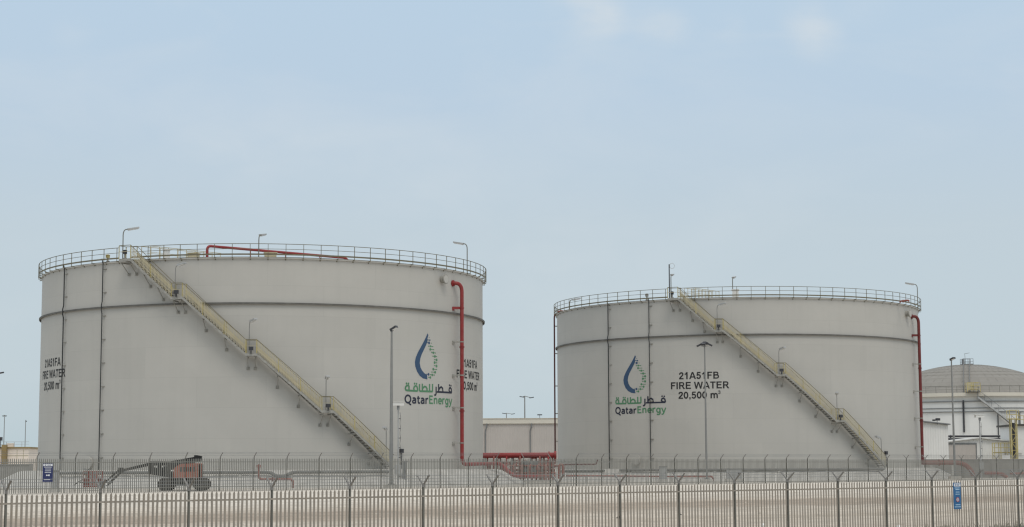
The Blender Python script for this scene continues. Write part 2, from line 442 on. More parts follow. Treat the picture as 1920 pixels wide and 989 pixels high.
# heavy grotesque capitals, cap height 1: advance, strokes (points, weight), slanted bars (x0, x1, y, x2, x3, y2)
GROT = {
    'I': (.388, [([(.194, 0), (.194, 1)], .2)], []),
    'F': (.853, [([(.2, 0), (.2, 1)], .2), ([(.1, .915), (.80, .915)], .17), ([(.1, .52), (.70, .52)], .165)], []),
    'E': (.931, [([(.2, 0), (.2, 1)], .2), ([(.1, .915), (.85, .915)], .17), ([(.1, .53), (.79, .53)], .165), ([(.1, .085), (.87, .085)], .17)], []),
    'T': (.853, [([(.03, .915), (.823, .915)], .17), ([(.426, 0), (.426, 1)], .2)], []),
    'A': (1.008, [([(.22, .30), (.79, .30)], .16)], [(.0, .215, 0, .392, .57, 1), (.79, 1.008, 0, .44, .62, 1)]),
    'W': (1.318, [], [(.0, .205, 1, .245, .43, 0), (.245, .43, 0, .56, .74, 1), (.57, .76, 1, .885, 1.07, 0), (.885, 1.07, 0, 1.113, 1.318, 1)]),
    'R': (1.008, [([(.2, 0), (.2, 1)], .2), ([(.1, .915), (.52, .915)] + cv((.58, .912), (.74, .86), (.79, .715), (.74, .56), (.58, .497)) + [(.52, .49), (.1, .49)], .165)], [(.74, .99, 0, .47, .69, .45)]),
    'B': (1.008, [([(.2, 0), (.2, 1)], .2), ([(.1, .915), (.50, .915)] + cv((.55, .912), (.70, .865), (.745, .74), (.70, .60), (.55, .548)) + [(.50, .545), (.1, .545)], .165),
                  ([(.1, .53), (.55, .53)] + cv((.62, .52), (.79, .45), (.82, .30), (.77, .15), (.62, .09)) + [(.55, .085), (.1, .085)], .165)], []),
    '2': (.776, [(cv((.14, .66), (.17, .80), (.26, .895), (.39, .918), (.53, .89), (.615, .79), (.60, .65), (.50, .50), (.33, .34), (.19, .20), (.13, .08)), .185), ([(.05, .085), (.72, .085)], .17)], []),
    '1': (.776, [([(.455, 0), (.455, 1)], .2), (cv((.12, .68), (.24, .73), (.36, .83), (.42, .96)), .17)], []),
    '5': (.776, [([(.19, .915), (.67, .915)], .165), ([(.235, .95), (.165, .46)], .165), (cv((.15, .50), (.26, .575), (.39, .597), (.53, .55), (.615, .43), (.61, .27), (.53, .13), (.38, .082), (.23, .12), (.14, .27)), .185)], []),
    '0': (.776, [(oval(.388, .5, .255, .415), .19)], []),
    ',': (.388, [([(.195, 0), (.195, .2)], .2)], [(.195, .295, 0, .10, .20, -.20)]),
    'm': (1.24, [([(.18, 0), (.18, .73)], .185), (cv((.18, .42), (.22, .57), (.33, .65), (.45, .655), (.565, .60), (.61, .47)) + [(.61, 0)], .18), (cv((.61, .42), (.65, .57), (.76, .65), (.88, .655), (.99, .60), (1.035, .47)) + [(1.035, 0)], .18)], []),
    ' ': (.388, [], []),
    '3': (.776, [(cv((.14, .72), (.19, .86), (.37, .918), (.56, .86), (.59, .70), (.50, .58), (.34, .54)), .17), (cv((.34, .54), (.55, .50), (.63, .32), (.56, .13), (.37, .082), (.18, .14), (.13, .30)), .17)], []),
}
# lighter humanist letters of the company name
HUM = {
    'Q': (.80, [(oval(.38, .5, .30, .43), .145), ([(.43, .09), (.55, -.06), (.74, -.17)], .13)], []),
    'a': (.56, [(cv((.10, .58), (.20, .635), (.33, .63), (.42, .55), (.435, .42)) + [(.435, 0)], .135), (cv((.435, .39), (.25, .38), (.12, .29), (.11, .15), (.20, .065), (.33, .08), (.435, .18)), .13)], []),
    't': (.42, [([(.17, .90), (.17, .24)] + cv((.17, .24), (.21, .09), (.38, .07)), .135), ([(.03, .635), (.37, .635)], .12)], []),
    'r': (.43, [([(.12, 0), (.12, .69)], .135), (cv((.12, .40), (.16, .55), (.26, .63), (.40, .63)), .13)], []),
    'E': (.60, [([(.13, 0), (.13, .95)], .14), ([(.07, .885), (.52, .885)], .125), ([(.07, .50), (.47, .50)], .12), ([(.07, .062), (.54, .062)], .125)], []),
    'n': (.60, [([(.12, 0), (.12, .69)], .135), (cv((.12, .42), (.18, .58), (.30, .635), (.42, .59), (.465, .45)) + [(.465, 0)], .13)], []),
    'e': (.56, [([(.12, .35), (.50, .35)] + cv((.50, .37), (.46, .55), (.31, .635), (.16, .57), (.10, .36), (.15, .14), (.30, .062), (.47, .09)), .125)], []),
    'g': (.60, [(oval(.285, .34, .175, .29), .125), ([(.475, .69), (.475, -.05)] + cv((.475, -.05), (.42, -.20), (.28, -.245), (.11, -.21)), .13)], []),
    'y': (.54, [([(.05, .69), (.27, .03)], .13), ([(.50, .69), (.30, .03), (.23, -.15), (.12, -.23), (.03, -.23)], .125)], []),
}


class Decal:
    """flat paint on the shell in (u along the wall, v up) around an angle and a height"""
    def __init__(self, T, th, z, off=.010):
        self.T, self.th, self.z, self.off = T, th, z, off; self.mb = MB(); self.k = 0

    def add(self, vs, fs):
        self.k += 1; o = self.off + .0006 * (self.k % 12)
        self.mb.add([self.T.p(self.th + u / self.T.R, self.z + v, self.T.R + o) for u, v in vs], fs)

    def stroke(self, pts, w):
        """a band of even weight along a line, mitred at the corners, cut short enough to follow the wall"""
        p = [Vector(pts[0])]
        for q in pts[1:]:
            q = Vector(q); l = (q - p[-1]).length
            if l < 1e-4: continue
            a = p[-1]; k = max(1, int(l / .28))
            p += [a.lerp(q, (i + 1) / k) for i in range(k)]
        closed = (p[0] - p[-1]).length < 1e-3
        k = len(p); vs = []
        for i in range(k):
            a = p[i - 1] if i else (p[k - 2] if closed else None)
            b = p[i + 1] if i < k - 1 else (p[1] if closed else None)
            d1 = (p[i] - a).normalized() if a is not None else None
            d2 = (b - p[i]).normalized() if b is not None else None
            d1 = d2 if d1 is None else d1; d2 = d1 if d2 is None else d2
            n1 = Vector((-d1.y, d1.x)); n2 = Vector((-d2.y, d2.x)); nn = n1 + n2
            nn = n1 if nn.length < .2 else nn.normalized()
            nn = nn * (w / 2 / max(.5, nn.dot(n1)))
            vs += [p[i] - nn, p[i] + nn]
        self.add(vs, [(2 * i, 2 * i + 2, 2 * i + 3, 2 * i + 1) for i in range(k - 1)])

    def write(self, font, s, cap, y, cx=0.0, x0=None, x1=None):
        """a line of letters centred on cx, or stretched from x0 to x1"""
        tot = sum(font[c][0] for c in s)
        kx = cap if x0 is None else (x1 - x0) / (tot - .08)
        x = cx - tot * cap / 2 if x0 is None else x0 - .04 * kx
        for c in s:
            adv, st, sl = font[c]
            for pts, w in st:
                ws = w * (cap * 1.05 if x0 is None else (cap + kx) * .62)
                self.stroke([(x + a * kx, y + b * cap) for a, b in pts], ws)
            for (a, b, ya, c2, d2, yb) in sl:
                self.add([(x + a * kx, y + ya * cap), (x + b * kx, y + ya * cap), (x + d2 * kx, y + yb * cap), (x + c2 * kx, y + yb * cap)], [(0, 1, 2, 3)])
            x += adv * kx

    def dot(self, c, r, n=10):
        self.add([(c[0] + r * cos(2 * pi * i / n), c[1] + r * sin(2 * pi * i / n)) for i in range(n)], [tuple(range(n))])


def capacity_text(T, root, tag3, th, z, label):
    d = Decal(T, th, z)
    d.write(GROT, tag3, .69, 1.93, -.02); d.write(GROT, 'FIRE WATER', .685, .965, 0); d.write(GROT, '20,500 m', .69, 0, -.13)
    d.write(GROT, '3', .34, .42, 1.98)
    o = d.mb.build('capacity_lettering', M['black_text'], root)
    if label: o['label'] = label


def logo(T, root, th, z):
    """company mark: a drop, half crescent and half dots, over two lines of lettering"""
    # measured on the first tank; brought into wall coordinates about its centre line
    thc, zc = T1.hit(804.5, 690, R)

    def uv(x, y):
        a, zz = T1.hit(x, y, R); return ((a - thc) * R, zz - zc)

    def A(x, y): return uv(750 + x / 17.98, 715 + y / 17.98)       # the lettering
    # drop, measured on the second tank
    th2, z2 = T2.hit(1194.5, 719.5, R)

    def D(x, y):
        a, zz = T2.hit(1140 + x / 7.327, 655 + y / 7.327, R); return ((a - th2) * R, zz - z2)
    kz = 1.0
    blue = Decal(T, th, z); navy = Decal(T, th, z); green = Decal(T, th, z); dots = Decal(T, th, z); latin_n = Decal(T, th, z); latin_g = Decal(T, th, z)
    outer = [(372, 83), (350, 130), (318, 190), (280, 255), (245, 318), (222, 372), (212, 425), (218, 475), (240, 530), (275, 575), (318, 600), (374, 607)]
    inner = [(384, 104), (372, 140), (372, 176), (352, 222), (322, 280), (296, 330), (278, 382), (272, 430), (283, 478), (305, 515), (335, 540), (368, 556)]
    m = [(((a[0] + b[0]) / 2), ((a[1] + b[1]) / 2)) for a, b in zip(outer, inner)]
    vs = [D(*p) for p in outer] + [D(*p) for p in m] + [D(*p) for p in inner]; k = len(outer)
    blue.add(vs, [(i, i + 1, k + i + 1, k + i) for i in range(k - 1)] + [(k + i, k + i + 1, 2 * k + i + 1, 2 * k + i) for i in range(k - 1)])
    blue.stroke([D(368, 556), D(374, 607)], .05)
    for (x, y, r) in ((406, 158, .075), (395, 190, .12), (392, 548, .115), (395, 128, .04)):
        blue.dot(D(x, y), r)
    for (x0, y0, x1) in ((372, 158, 406), (368, 190, 395), (360, 548, 392)):
        blue.stroke([D(x0, y0), D(x1, y0)], .06)
    big = [(418, 226, .09), (413, 262, .11), (458, 296, .11), (484, 335, .115), (511, 373, .12), (480, 406, .12), (511, 443, .12), (460, 483, .115), (490, 516, .115), (446, 549, .105), (418, 581, .105)]
    small = [(427, 190), (452, 226), (388, 228), (465, 260), (430, 293), (492, 296), (452, 336), (512, 333), (477, 372), (515, 406), (475, 441), (512, 482), (437, 518), (480, 549), (418, 549), (394, 581)]
    for x, y, r in big: dots.dot(D(x, y), r)
    for x, y in small: dots.dot(D(x, y), .05, 8)
    for (x0, x1, y) in ((388, 452, 226), (413, 465, 261), (430, 492, 295), (452, 512, 335), (480, 515, 406), (460, 512, 483), (437, 490, 517), (418, 480, 549), (477, 511, 373), (475, 511, 442), (394, 418, 581)):
        dots.stroke([D(x0, y), D(x1, y)], .05)
    w = .155
    g = lambda *pts: green.stroke([A(*p) for p in pts], w)
    nv = lambda *pts: navy.stroke([A(*p) for p in pts], w)
    g((1095, 95), (1095, 352)); g((995, 95), (995, 348)); g((750, 85), (750, 340)); g((655, 95), (655, 335))
    g((1095, 352), (655, 338)); g((750, 300), (768, 235), (820, 185), (870, 192), (908, 250), (912, 340))
    g((592, 335), (300, 318)); g((590, 335), (588, 250), (565, 180), (525, 158), (480, 185), (462, 250), (478, 325))
    g((300, 318), (300, 150)); g((300, 150), (230, 150), (190, 190), (178, 255), (200, 305), (300, 320))
    for p in ((216, 78), (285, 82), (488, 84), (556, 90)): green.dot(A(*p), .09)
    nv((1740, 392), (1242, 362)); nv((1740, 392), (1728, 270), (1695, 220), (1660, 245), (1648, 305), (1672, 360), (1738, 385))
    nv((1300, 100), (1300, 362)); nv((1300, 310), (1335, 235), (1385, 195), (1432, 240), (1448, 365))
    nv((1215, 190), (1215, 420), (1195, 468), (1155, 472))
    for p in ((1665, 140), (1715, 152)): navy.dot(A(*p), .09)

    def word(dec, s_, xl, xr, yb, yt):
        ul, vb = A(xl, yb); ur, _ = A(xr, yb + 10); _, vt = A(xl, yt)
        dec.write(HUM, s_, vt - vb, vb, 0, ul, ur)
    word(latin_n, 'Qatar', 160, 945, 745, 455)
    word(latin_g, 'Energy', 975, 1745, 762, 472)
    lg = blue.mb.build('emblem', M['blue_logo'], root); lg['label'] = 'water drop emblem, blue crescent and green dots'
    dots.mb.build('emblem_dots', M['green_logo'], lg)
    navy.mb.build('dark_lettering', M['navy_text'], lg); latin_n.mb.build('dark_lettering', M['navy_text'], lg)
    green.mb.build('green_lettering', M['green_logo'], lg); latin_g.mb.build('green_lettering', M['green_logo'], lg)


def ang(T, x, y, r): return T.hit(x, y, r)[0]


def make_tank(T, label, tag3, plat, keys, logo_px, texts, conduit):
    root = thing('storage_tank', (T.c.x, T.c.y, ZB), label, 'storage tank', 'fire water storage tanks')
    base = BASE[root.name]
    mb = MB(); k = 256; vs = []
    hs = [ZB + (ZT - ZB) * i / 14 for i in range(15)]
    for h in hs: vs += [T.p(2 * pi * i / k, h, R) for i in range(k)]
    mb.add(vs, [(j * k + i, j * k + (i + 1) % k, (j + 1) * k + (i + 1) % k, (j + 1) * k + i) for j in range(len(hs) - 1) for i in range(k)])
    mb.build('shell', M['shell'], root, smooth=True)
    # roof: shallow cone on a curb
    mb = MB(); vs = []; rs = [R - .02, 15, 10, 5]
    for r_ in rs: vs += [T.p(2 * pi * i / 96, ZT + .06 + (R - r_) * .055, r_) for i in range(96)]
    vs.append(T.p(0, ZT + .06 + R * .055, 0))
    mb.add(vs, [(j * 96 + i, j * 96 + (i + 1) % 96, (j + 1) * 96 + (i + 1) % 96, (j + 1) * 96 + i) for j in range(3) for i in range(96)] +
           [(288 + i, 288 + (i + 1) % 96, 384) for i in range(96)])
    mb.build('roof', M['shell'], root, smooth=True)
    mb = MB(); T.sweep(mb, FULL, R + .004, R + .09, ZT - .10, ZT + .02, True); mb.build('curb_angle', M['shell'], root)
    mb = MB(); T.sweep(mb, FULL, R + .003, R + .20, ZR + .03, ZR + .07, True); T.sweep(mb, FULL, R + .12, R + .19, ZR - .065, ZR + .028, True)
    mb.build('wind_girder', M['girder'], root)
    # railing round the rim; open where the stair platform meets it
    a0 = ang(T, plat[0], plat[2], R + .35); a1 = ang(T, plat[1], plat[2], R + .35)
    rp = [(a1 + (2 * pi - (a1 - a0)) * i / 240, 0) for i in range(241)]
    mb = MB()
    T.sweep(mb, rp, R + .31, R + .35, ZT + 1.035, ZT + 1.08)
    T.sweep(mb, rp, R + .315, R + .345, ZT + .63, ZT + .665)
    T.sweep(mb, rp, R + .32, R + .335, ZT + .16, ZT + .28)
    rail = mb.build('rim_railing', M['olive_rail'], root)
    pm = MB(); pm.box((0, 0, .5), (.042, .042, 1.14)); pm.box((-.17, 0, -.02), (.34, .05, .06)); pm.box((-.31, 0, -.11), (.02, .09, .2))
    pme = None; npost = 88
    for i in range(npost):
        th = a1 + .012 + (2 * pi - (a1 - a0) - .024) * i / (npost - 1)
        loc = T.p(th, ZT, R + .33); d = T.rad(th)
        if pme is None:
            o = pm.build('railing_post', M['olive_rail'], rail, base=Vector((0, 0, 0))); pme = o.data
            bpy.data.objects.remove(o)
        put('railing_post', pme, rail, loc, atan2(d.y, d.x))
    # ---- staircase
    ro, ri = R + 1.12, R + .22
    st_keys = [(ang(T, plat[0], plat[2], ro), ZT + .02), (ang(T, plat[1], plat[2], ro), ZT + .02)]
    for (x, y) in keys: st_keys.append(T.hit(x, y, ro))
    st_keys[-1] = (st_keys[-1][0], st_keys[-1][1])
    # landings level
    for i in range(2, len(st_keys) - 1, 2):
        z = (st_keys[i][1] + st_keys[i + 1][1]) / 2
        st_keys[i] = (st_keys[i][0], z); st_keys[i + 1] = (st_keys[i + 1][0], z)
    # last flight runs on to the pad
    (ta, za), (tb, zb) = st_keys[-2], st_keys[-1]
    gz = ZB + .05
    te = tb + (tb - ta) * (zb - gz) / (za - zb)
    st_keys[-1] = (te, gz)
    path = dense(st_keys)
    mb = MB(); T.sweep(mb, path, ro - .03, ro + .02, -.17, .02); T.sweep(mb, path, ro - .09, ro + .028, -.21, -.172)
    stair = mb.build('staircase', M['stringer'], root)
    mb = MB(); T.sweep(mb, path, ri, ri + .05, -.19, .02); mb.build('inner_stringer', M['stringer'], stair)
    # treads and landings
    tm = MB(); tm.box((0, 0, 0), (ro - ri - .1, .25, .045)); o = tm.build('tread', M['grating'], stair, base=Vector((0, 0, 0))); tme = o.data; bpy.data.objects.remove(o)
    flights = []
    for i in range(1, len(st_keys) - 1, 2): flights.append((st_keys[i], st_keys[i + 1]))
    lands = [(st_keys[i], st_keys[i + 1]) for i in range(0, len(st_keys) - 1, 2)]
    for (a, za), (b, zb) in flights:
        kk = max(2, int((za - zb) / .205))
        for i in range(1, kk):
            th = a + (b - a) * i / kk; z = za + (zb - za) * i / kk; d = T.rad(th)
            put('tread', tme, stair, T.p(th, z - .06, (ro + ri) / 2), atan2(d.y, d.x))
    for (a, za), (b, zb) in lands:
        mb = MB(); T.sweep(mb, dense([(a, za), (b, zb)]), ri + .055, ro - .04, -.075, -.03); mb.build('landing', M['grating'], stair)
    # balustrade
    mb = MB(); T.sweep(mb, path, ro - .02, ro + .025, 1.06, 1.105); T.sweep(mb, path, ri, ri + .04, 1.06, 1.10)
    (a, za), (b, zb) = lands[0]
    mb.bar(T.p(a, za + 1.08, ri), T.p(a, za + 1.08, ro), .045, .045); mb.bar(T.p(a, za + .6, ri), T.p(a, za + .6, ro), .03, .03)
    mb.build('handrail', M['brown_rail'], stair)
    pb = MB(); pb.box((0, 0, .53), (.05, .05, 1.06)); o = pb.build('handrail_post', M['yellow'], stair, base=Vector((0, 0, 0))); pbe = o.data; bpy.data.objects.remove(o)
    segs = list(zip(st_keys, st_keys[1:]))
    for si, ((a, za), (b, zb)) in enumerate(segs):
        kk = max(1, round(abs(b - a) * R / 1.5))
        for i in range(kk):
            th = a + (b - a) * i / kk; z = za + (zb - za) * i / kk; d = T.rad(th)
            put('handrail_post', pbe, stair, T.p(th, z, ro + .0), atan2(d.y, d.x))
            if i % 2 == 0: put('handrail_post', pbe, stair, T.p(th, z, ri + .02), atan2(d.y, d.x))
        mb = MB(); seg = dense([(a, za), (b, zb)])
        for h in ((.30, .56, .82) if si % 2 else (.56,)): T.sweep(mb, seg, ro - .012, ro + .012, h, h + .035)
        if si % 2:
            kb = int(abs(b - a) * R / .115)
            for i in range(1, kb):
                th = a + (b - a) * i / kb; z = za + (zb - za) * i / kb
                T.sweep(mb, [(th - .001, z), (th + .001, z)], ro - .008, ro + .010, .05, 1.06)
        mb.build('guard_mesh' if si % 2 else 'mid_rail', M['tan'], stair)
        if si % 2:
            mb = MB(); T.sweep(mb, seg, ri + .01, ri + .03, .28, .62); mb.build('inner_guard', M['tan'], stair)
    # brackets back to the shell
    spots = []
    for (a, za), (b, zb) in lands: spots += [(a + (b - a) * .15, za), (a + (b - a) * .85, zb)]
    for (a, za), (b, zb) in flights:
        for q in (.33, .67): spots.append((a + (b - a) * q, za + (zb - za) * q))
    for th, z in spots:
        if z - 1.5 < ZB: continue
        mb = MB(); dth = .0
        mb.bar(T.p(th - dth, z - .27, ro - .05), T.p(th + dth, z - 1.12, R + .05), .045, .045)
        mb.bar(T.p(th - dth, z - .30, ro - .05), T.p(th - dth, z - .30, R + .02), .06, .09)
        d = T.rad(th); mb.box(T.p(th + dth, z - 1.14, R + .02), (.05, .25, .25), atan2(d.y, d.x))
        mb.box(T.p(th + dth, z - 1.14, R + .09), (.08, .11, .11), atan2(d.y, d.x))
        mb.build('stair_bracket', M['plate'], stair)
    # junction boxes on the landings
    for (a, za), (b, zb) in lands[1:]:
        th = (a + b) / 2; d = T.rad(th); mb = MB(); mb.box(T.p(th, za + .36, ro + .14), (.2, .36, .28), atan2(d.y, d.x))
        mb.box(T.p(th, za + .09, ro + .10), (.08, .1, .24), atan2(d.y, d.x))
        mb.build('junction_box', M['fixture'], stair)
    # writing
    for (x, y, lab) in texts:
        th, z = T.hit(x, y, R); capacity_text(T, root, tag3, th, z, lab)
    th, z = T.hit(*logo_px, R); logo(T, root, th, z)
    return root, st_keys, lands


def tank_extras(T, root, nozz, manh, gauge):
    th, z = T.hit(nozz[0], nozz[1], R + .35); d = T.rad(th)
    mb = MB(); mb.disc(T.p(th, z, R + .22), d, .30, .46, 24); mb.disc(T.p(th, z, R + .42), d, .40, .07, 24)
    nz = mb.build('overflow_nozzle', M['plate'], root, smooth=True)
    mb = MB(); mb.disc(T.p(th, z, R + .47), d, .33, .03, 24); mb.build('blind_cover', M['shell'], nz, smooth=True)
    th, z = T.hit(manh[0], manh[1], R + .2); d = T.rad(th)
    mb = MB(); mb.disc(T.p(th, z, R + .12), d, .40, .26, 24); mb.disc(T.p(th, z, R + .26), d, .52, .06, 24)
    mb.build('manhole_cover', M['shell'], root, smooth=True)
    th, z = T.hit(gauge[0], gauge[1], R + .15); d = T.rad(th)
    mb = MB(); mb.box(T.p(th, z, R + .12), (.24, .28, .34), atan2(d.y, d.x)); mb.tube([T.p(th, z - .1, R + .1), T.p(th, ZB, R + .1)], .03, 6)
    mb.build('level_gauge', M['fixture'], root)


k1 = [(321, 556.5), (341.6, 556.8), (460.5, 662.5), (481, 662.8), (603.5, 769.6), (625.5, 769.8), (712, 852)]
tank1, sk1, ld1 = make_tank(T1, 'larger grey storage tank lettered 21A51FA FIRE WATER twice, with red pipe beside its emblem', '21A51FA',
                            (223, 244.6, 486), k1, (804.5, 690),
                            [(95.5, 731, 'capacity lettering wrapped round the tank edge beside the dark conduit'), (882, 732, 'capacity lettering partly behind the red riser')], None)
k2 = [(1340, 618.6), (1355.5, 618.6), (1456.7, 701.2), (1473.4, 701.6), (1568, 787.4), (1582.5, 787.6), (1649, 860)]
tank2, sk2, ld2 = make_tank(T2, 'smaller looking grey storage tank lettered 21A51FB FIRE WATER in one line block', '21A51FB',
                            (1252, 1271, 560.5), k2, (1194.5, 719.5), [(1311.5, 747.6, None)], None)
tank_extras(T1, tank1, (834.5, 524), (165, 868), (753.5, 846))
tank_extras(T2, tank2, (1705, 588.5), (1193, 862), (1662, 849.5))

# raised gravel mounds the tanks stand on
for T in (T1, T2):
    mb = MB(); k = 96; prof = [(R + 4.2, -.35), (R + 3.9, -.02), (R + 3.1, .5), (R + 1.6, ZB - 1.78 - .10), (R + 1.2, ZB - 1.78 - .02), (R - .5, ZB - 1.78 - .004)]
    vs = []
    for rr, h in prof:
        for i in range(k):
            th = 2 * pi * i / k; wob = random.uniform(-.15, .15) if rr > R + 1.4 else 0
            vs.append(T.p(th, 1.78 + h, rr + wob))
    mb.add(vs, [(j * k + i, j * k + (i + 1) % k, (j + 1) * k + (i + 1) % k, (j + 1) * k + i) for j in range(len(prof) - 1) for i in range(k)])
    o = mb.build('gravel_terrain', M['concrete'], base=Vector((T.c.x, T.c.y, 1.7)), smooth=True); o['kind'] = 'structure'


# ------------------------------------------------------------------ things on the tanks
def conduit(T, x, ytop, ybot, label, rad=.05, jog=False):
    th, zt = T.hit(x, ytop, R + .15); _, zb = T.hit(x, ybot, R + .15)
    zb = ZB + .02 if ybot > 855 else zb
    root = thing('cable_conduit', T.p(th, zb, R + .15), label, 'conduit', 'dark conduits up the tank walls')
    pts = [T.p(th, zb, R + .17), T.p(th, ZR - .5, R + .17), T.p(th, ZR - .22, R + .25), T.p(th, ZR + .2, R + .25), T.p(th, ZR + .5, R + .17), T.p(th, ZT - .1, R + .17), T.p(th, ZT + .3, R + .3)]
    mb = MB(); mb.tube(pts, rad * .85, 8)
    mb.build('conduit_run', M['dark'], root)
    z = ZB + 1.0
    while z < ZT - .4:
        mb = MB(); d = T.rad(th); mb.box(T.p(th, z, R + .07) + T.tan(th) * .12, (.12, .28, .04), atan2(d.y, d.x)); mb.box(T.p(th, z, R + .02) + T.tan(th) * .26, (.04, .08, .08), atan2(d.y, d.x))
        mb.build('clip', M['plate'], root); z += 1.9


conduit(T1, 121.5, 500, 870, 'dark conduit along the FIRE WATER lettering at the outer edge of the 21A51FA tank', .06)
conduit(T1, 193.5, 495, 862, 'dark conduit between the staircase top and the outer conduit of the 21A51FA tank', .05)
conduit(T2, 1140, 575, 870, 'dark conduit on the outer side of the emblem of the 21A51FB tank', .06)
conduit(T2, 1216.5, 566, 870, 'dark conduit crossing the emblem lettering of the 21A51FB tank', .05)


def riser(T, x, ytop, rr, off, label, m, brk, zend=None, tail=None, bend=True):
    th, zt = T.hit(x, ytop, R + off)
    zend = ZB + .15 if zend is None else zend
    root = thing('riser_pipe', T.p(th, ZB, R + off), label, 'pipe', 'vertical fire water pipes on the tanks')
    top = T.p(th, zt, R + off)
    pts = ([T.p(th - .026, zt, R + .0), T.p(th - .024, zt, R + .30)] if bend else [T.p(th, zt + .25, R - .6), T.p(th, zt + .25, R + off - .3)])
    pts = [pts[0]] + arc(pts[1], T.p(th, zt if bend else zt + .25, R + off), T.p(th, zt - .75, R + off), 8)
    bot = T.p(th, zend, R + off)
    if tail: pts = pts + route([pts[-1], bot] + [Vector(p) for p in tail], .6)[1:]
    else: pts.append(bot)
    mb = MB(); mb.tube(pts, rr, 14); mb.build('pipe', m, root, smooth=True)
    mb = MB(); d = T.rad(th - .026); mb.disc(T.p(th - .026, zt, R + .06), d, rr + .11, .09, 20); mb.build('flange', m, root, smooth=True)
    for i, zf in enumerate((zt - 5.4, zt - 10.8)):
        mb = MB(); mb.disc(T.p(th, zf + .045, R + off), (0, 0, 1), rr + .06, .05, 16); mb.disc(T.p(th, zf - .045, R + off), (0, 0, 1), rr + .06, .05, 16); mb.build('flange', m, root, smooth=True)
    for i, y in enumerate(brk):
        z = T.hit(x, y, R + off)[1]; mb = MB(); d = T.rad(th)
        w = (.10 if i else .22)
        mb.bar(T.p(th - .022, z, R + .01), T.p(th, z, R + off), .1, w); mb.box(T.p(th - .022, z - .06, R + .03), (.06, .3, .3), atan2(d.y, d.x))
        mb.disc(T.p(th, z, R + off), (0, 0, 1), rr + .03, .09, 14)
        mb.build('pipe_bracket', m if i == 0 else M['plate'], root)
    return th


th = riser(T1, 866, 532, .160, .62, 'bright red riser pipe passing the lettering on the 21A51FA tank', M['red'], (578, 641.5, 704, 765, 831), ZB + .35,
           tail=[at(938, 868.5, 158), at(963, 894, 157), at(1010, 894, 157)])
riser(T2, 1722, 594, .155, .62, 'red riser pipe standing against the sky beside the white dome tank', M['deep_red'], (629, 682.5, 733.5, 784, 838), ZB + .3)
th2 = -1.47
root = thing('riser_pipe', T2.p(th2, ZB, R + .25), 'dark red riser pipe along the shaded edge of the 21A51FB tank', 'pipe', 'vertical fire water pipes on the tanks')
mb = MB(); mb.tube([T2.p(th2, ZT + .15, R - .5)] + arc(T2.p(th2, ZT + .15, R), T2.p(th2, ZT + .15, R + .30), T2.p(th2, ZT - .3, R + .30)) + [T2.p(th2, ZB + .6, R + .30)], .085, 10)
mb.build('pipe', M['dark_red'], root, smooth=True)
for z in (ZT - 1.2, ZT - 4.2, ZB + 9, ZB + 6, ZB + 3):
    mb = MB(); mb.bar(T2.p(th2, z, R), T2.p(th2, z, R + .30), .08, .1); mb.build('pipe_bracket', M['plate'], root)


def lamp(P, h, d, label, group, head=.95, hr=.05, neck=.55, tilt=.18, m=None):
    """thin bent post with a twin-tube fitting"""
    P = Vector(P); d = Vector((d[0], d[1], 0)).normalized()
    root = thing('walkway_lamp', P, label, 'lamp', group)
    top = P + Vector((0, 0, h))
    e = top + d * neck * .55 + Vector((0, 0, .04))
    pts = [P] + arc(top - Vector((0, 0, .45)), top + Vector((0, 0, .02)), e, 6)
    mb = MB(); mb.tube(pts, hr, 8); mb.box(P + Vector((0, 0, .02)), (.16, .16, .04)); mb.build('post', m or M['rail'], root, smooth=True)
    a = e + d * .02; b = e + d * head + Vector((0, 0, head * tilt)); s = d.cross(Vector((0, 0, 1)))
    mb = MB(); mb.bar(a, b, .30, .12); h1 = mb.build('lamp_head', M['galv_light'], root)
    mb = MB()
    for q in (-.065, .065): mb.bar(a + d * .06 + s * q - Vector((0, 0, .085)), b - d * .06 + s * q - Vector((0, 0, .085)), .075, .06)
    mb.build('lamp_tube', M['lens'], h1)


def dirpx(dx):  # heads reach over the stair, towards the road
    return (dx, -sqrt(max(0, 1 - dx * dx)))


# rim lamps
GR = 'lamps on bent posts round the tank rims and stairs'
def rimlamp(T, x, ybase, ytop, dx, label, hr=.042, away=True, rr=None, head=.95):
    th, z = T.hit(x, ybase, R + (.45 if rr is None else rr))
    P = T.p(th, ZT, R + (.45 if rr is None else rr)); Y = P.y
    h = (at(x, ytop, Y).z - ZT)
    dy = sqrt(max(0, 1 - dx * dx)) * (1 if away else -1)
    lamp(P, h, (dx, dy), label, GR, hr=hr, head=head)


rimlamp(T1, 230, 486, 431, .95, 'bent post lamp over the stair head of the 21A51FA tank', rr=.9)
rimlamp(T1, 485, 481, 441, .25, 'small bent post lamp on the rim near the red roof pipe of the 21A51FA tank', rr=-.8)
rimlamp(T1, 876, 512, 458, -.95, 'bent post lamp on the rim above the red riser of the 21A51FA tank', rr=.1)
rimlamp(T2, 1258.5, 559, 516, .3, 'small lamp beside the tall mast at the stair head of the 21A51FB tank', rr=.8, head=.6)
rimlamp(T2, 1374, 556, 521, .3, 'small bent post lamp beside the white box on the rim of the 21A51FB tank', rr=-.8)
rimlamp(T2, 1721, 577, 534, -.97, 'bent post lamp on the rim above the overflow nozzle of the 21A51FB tank', rr=.15)
# one on the far rim, seen over the shaded edge
P = T2.p(-1.95, ZT, R + .1); Yp = P.y; x_ = 1068
P = Vector((at(1068, 575, 201).x, 201.0, ZT)); lamp(P, at(1068, 563, 201).z - ZT, (.97, .2), 'low lamp head behind the railing at the shaded edge of the 21A51FB tank', GR)


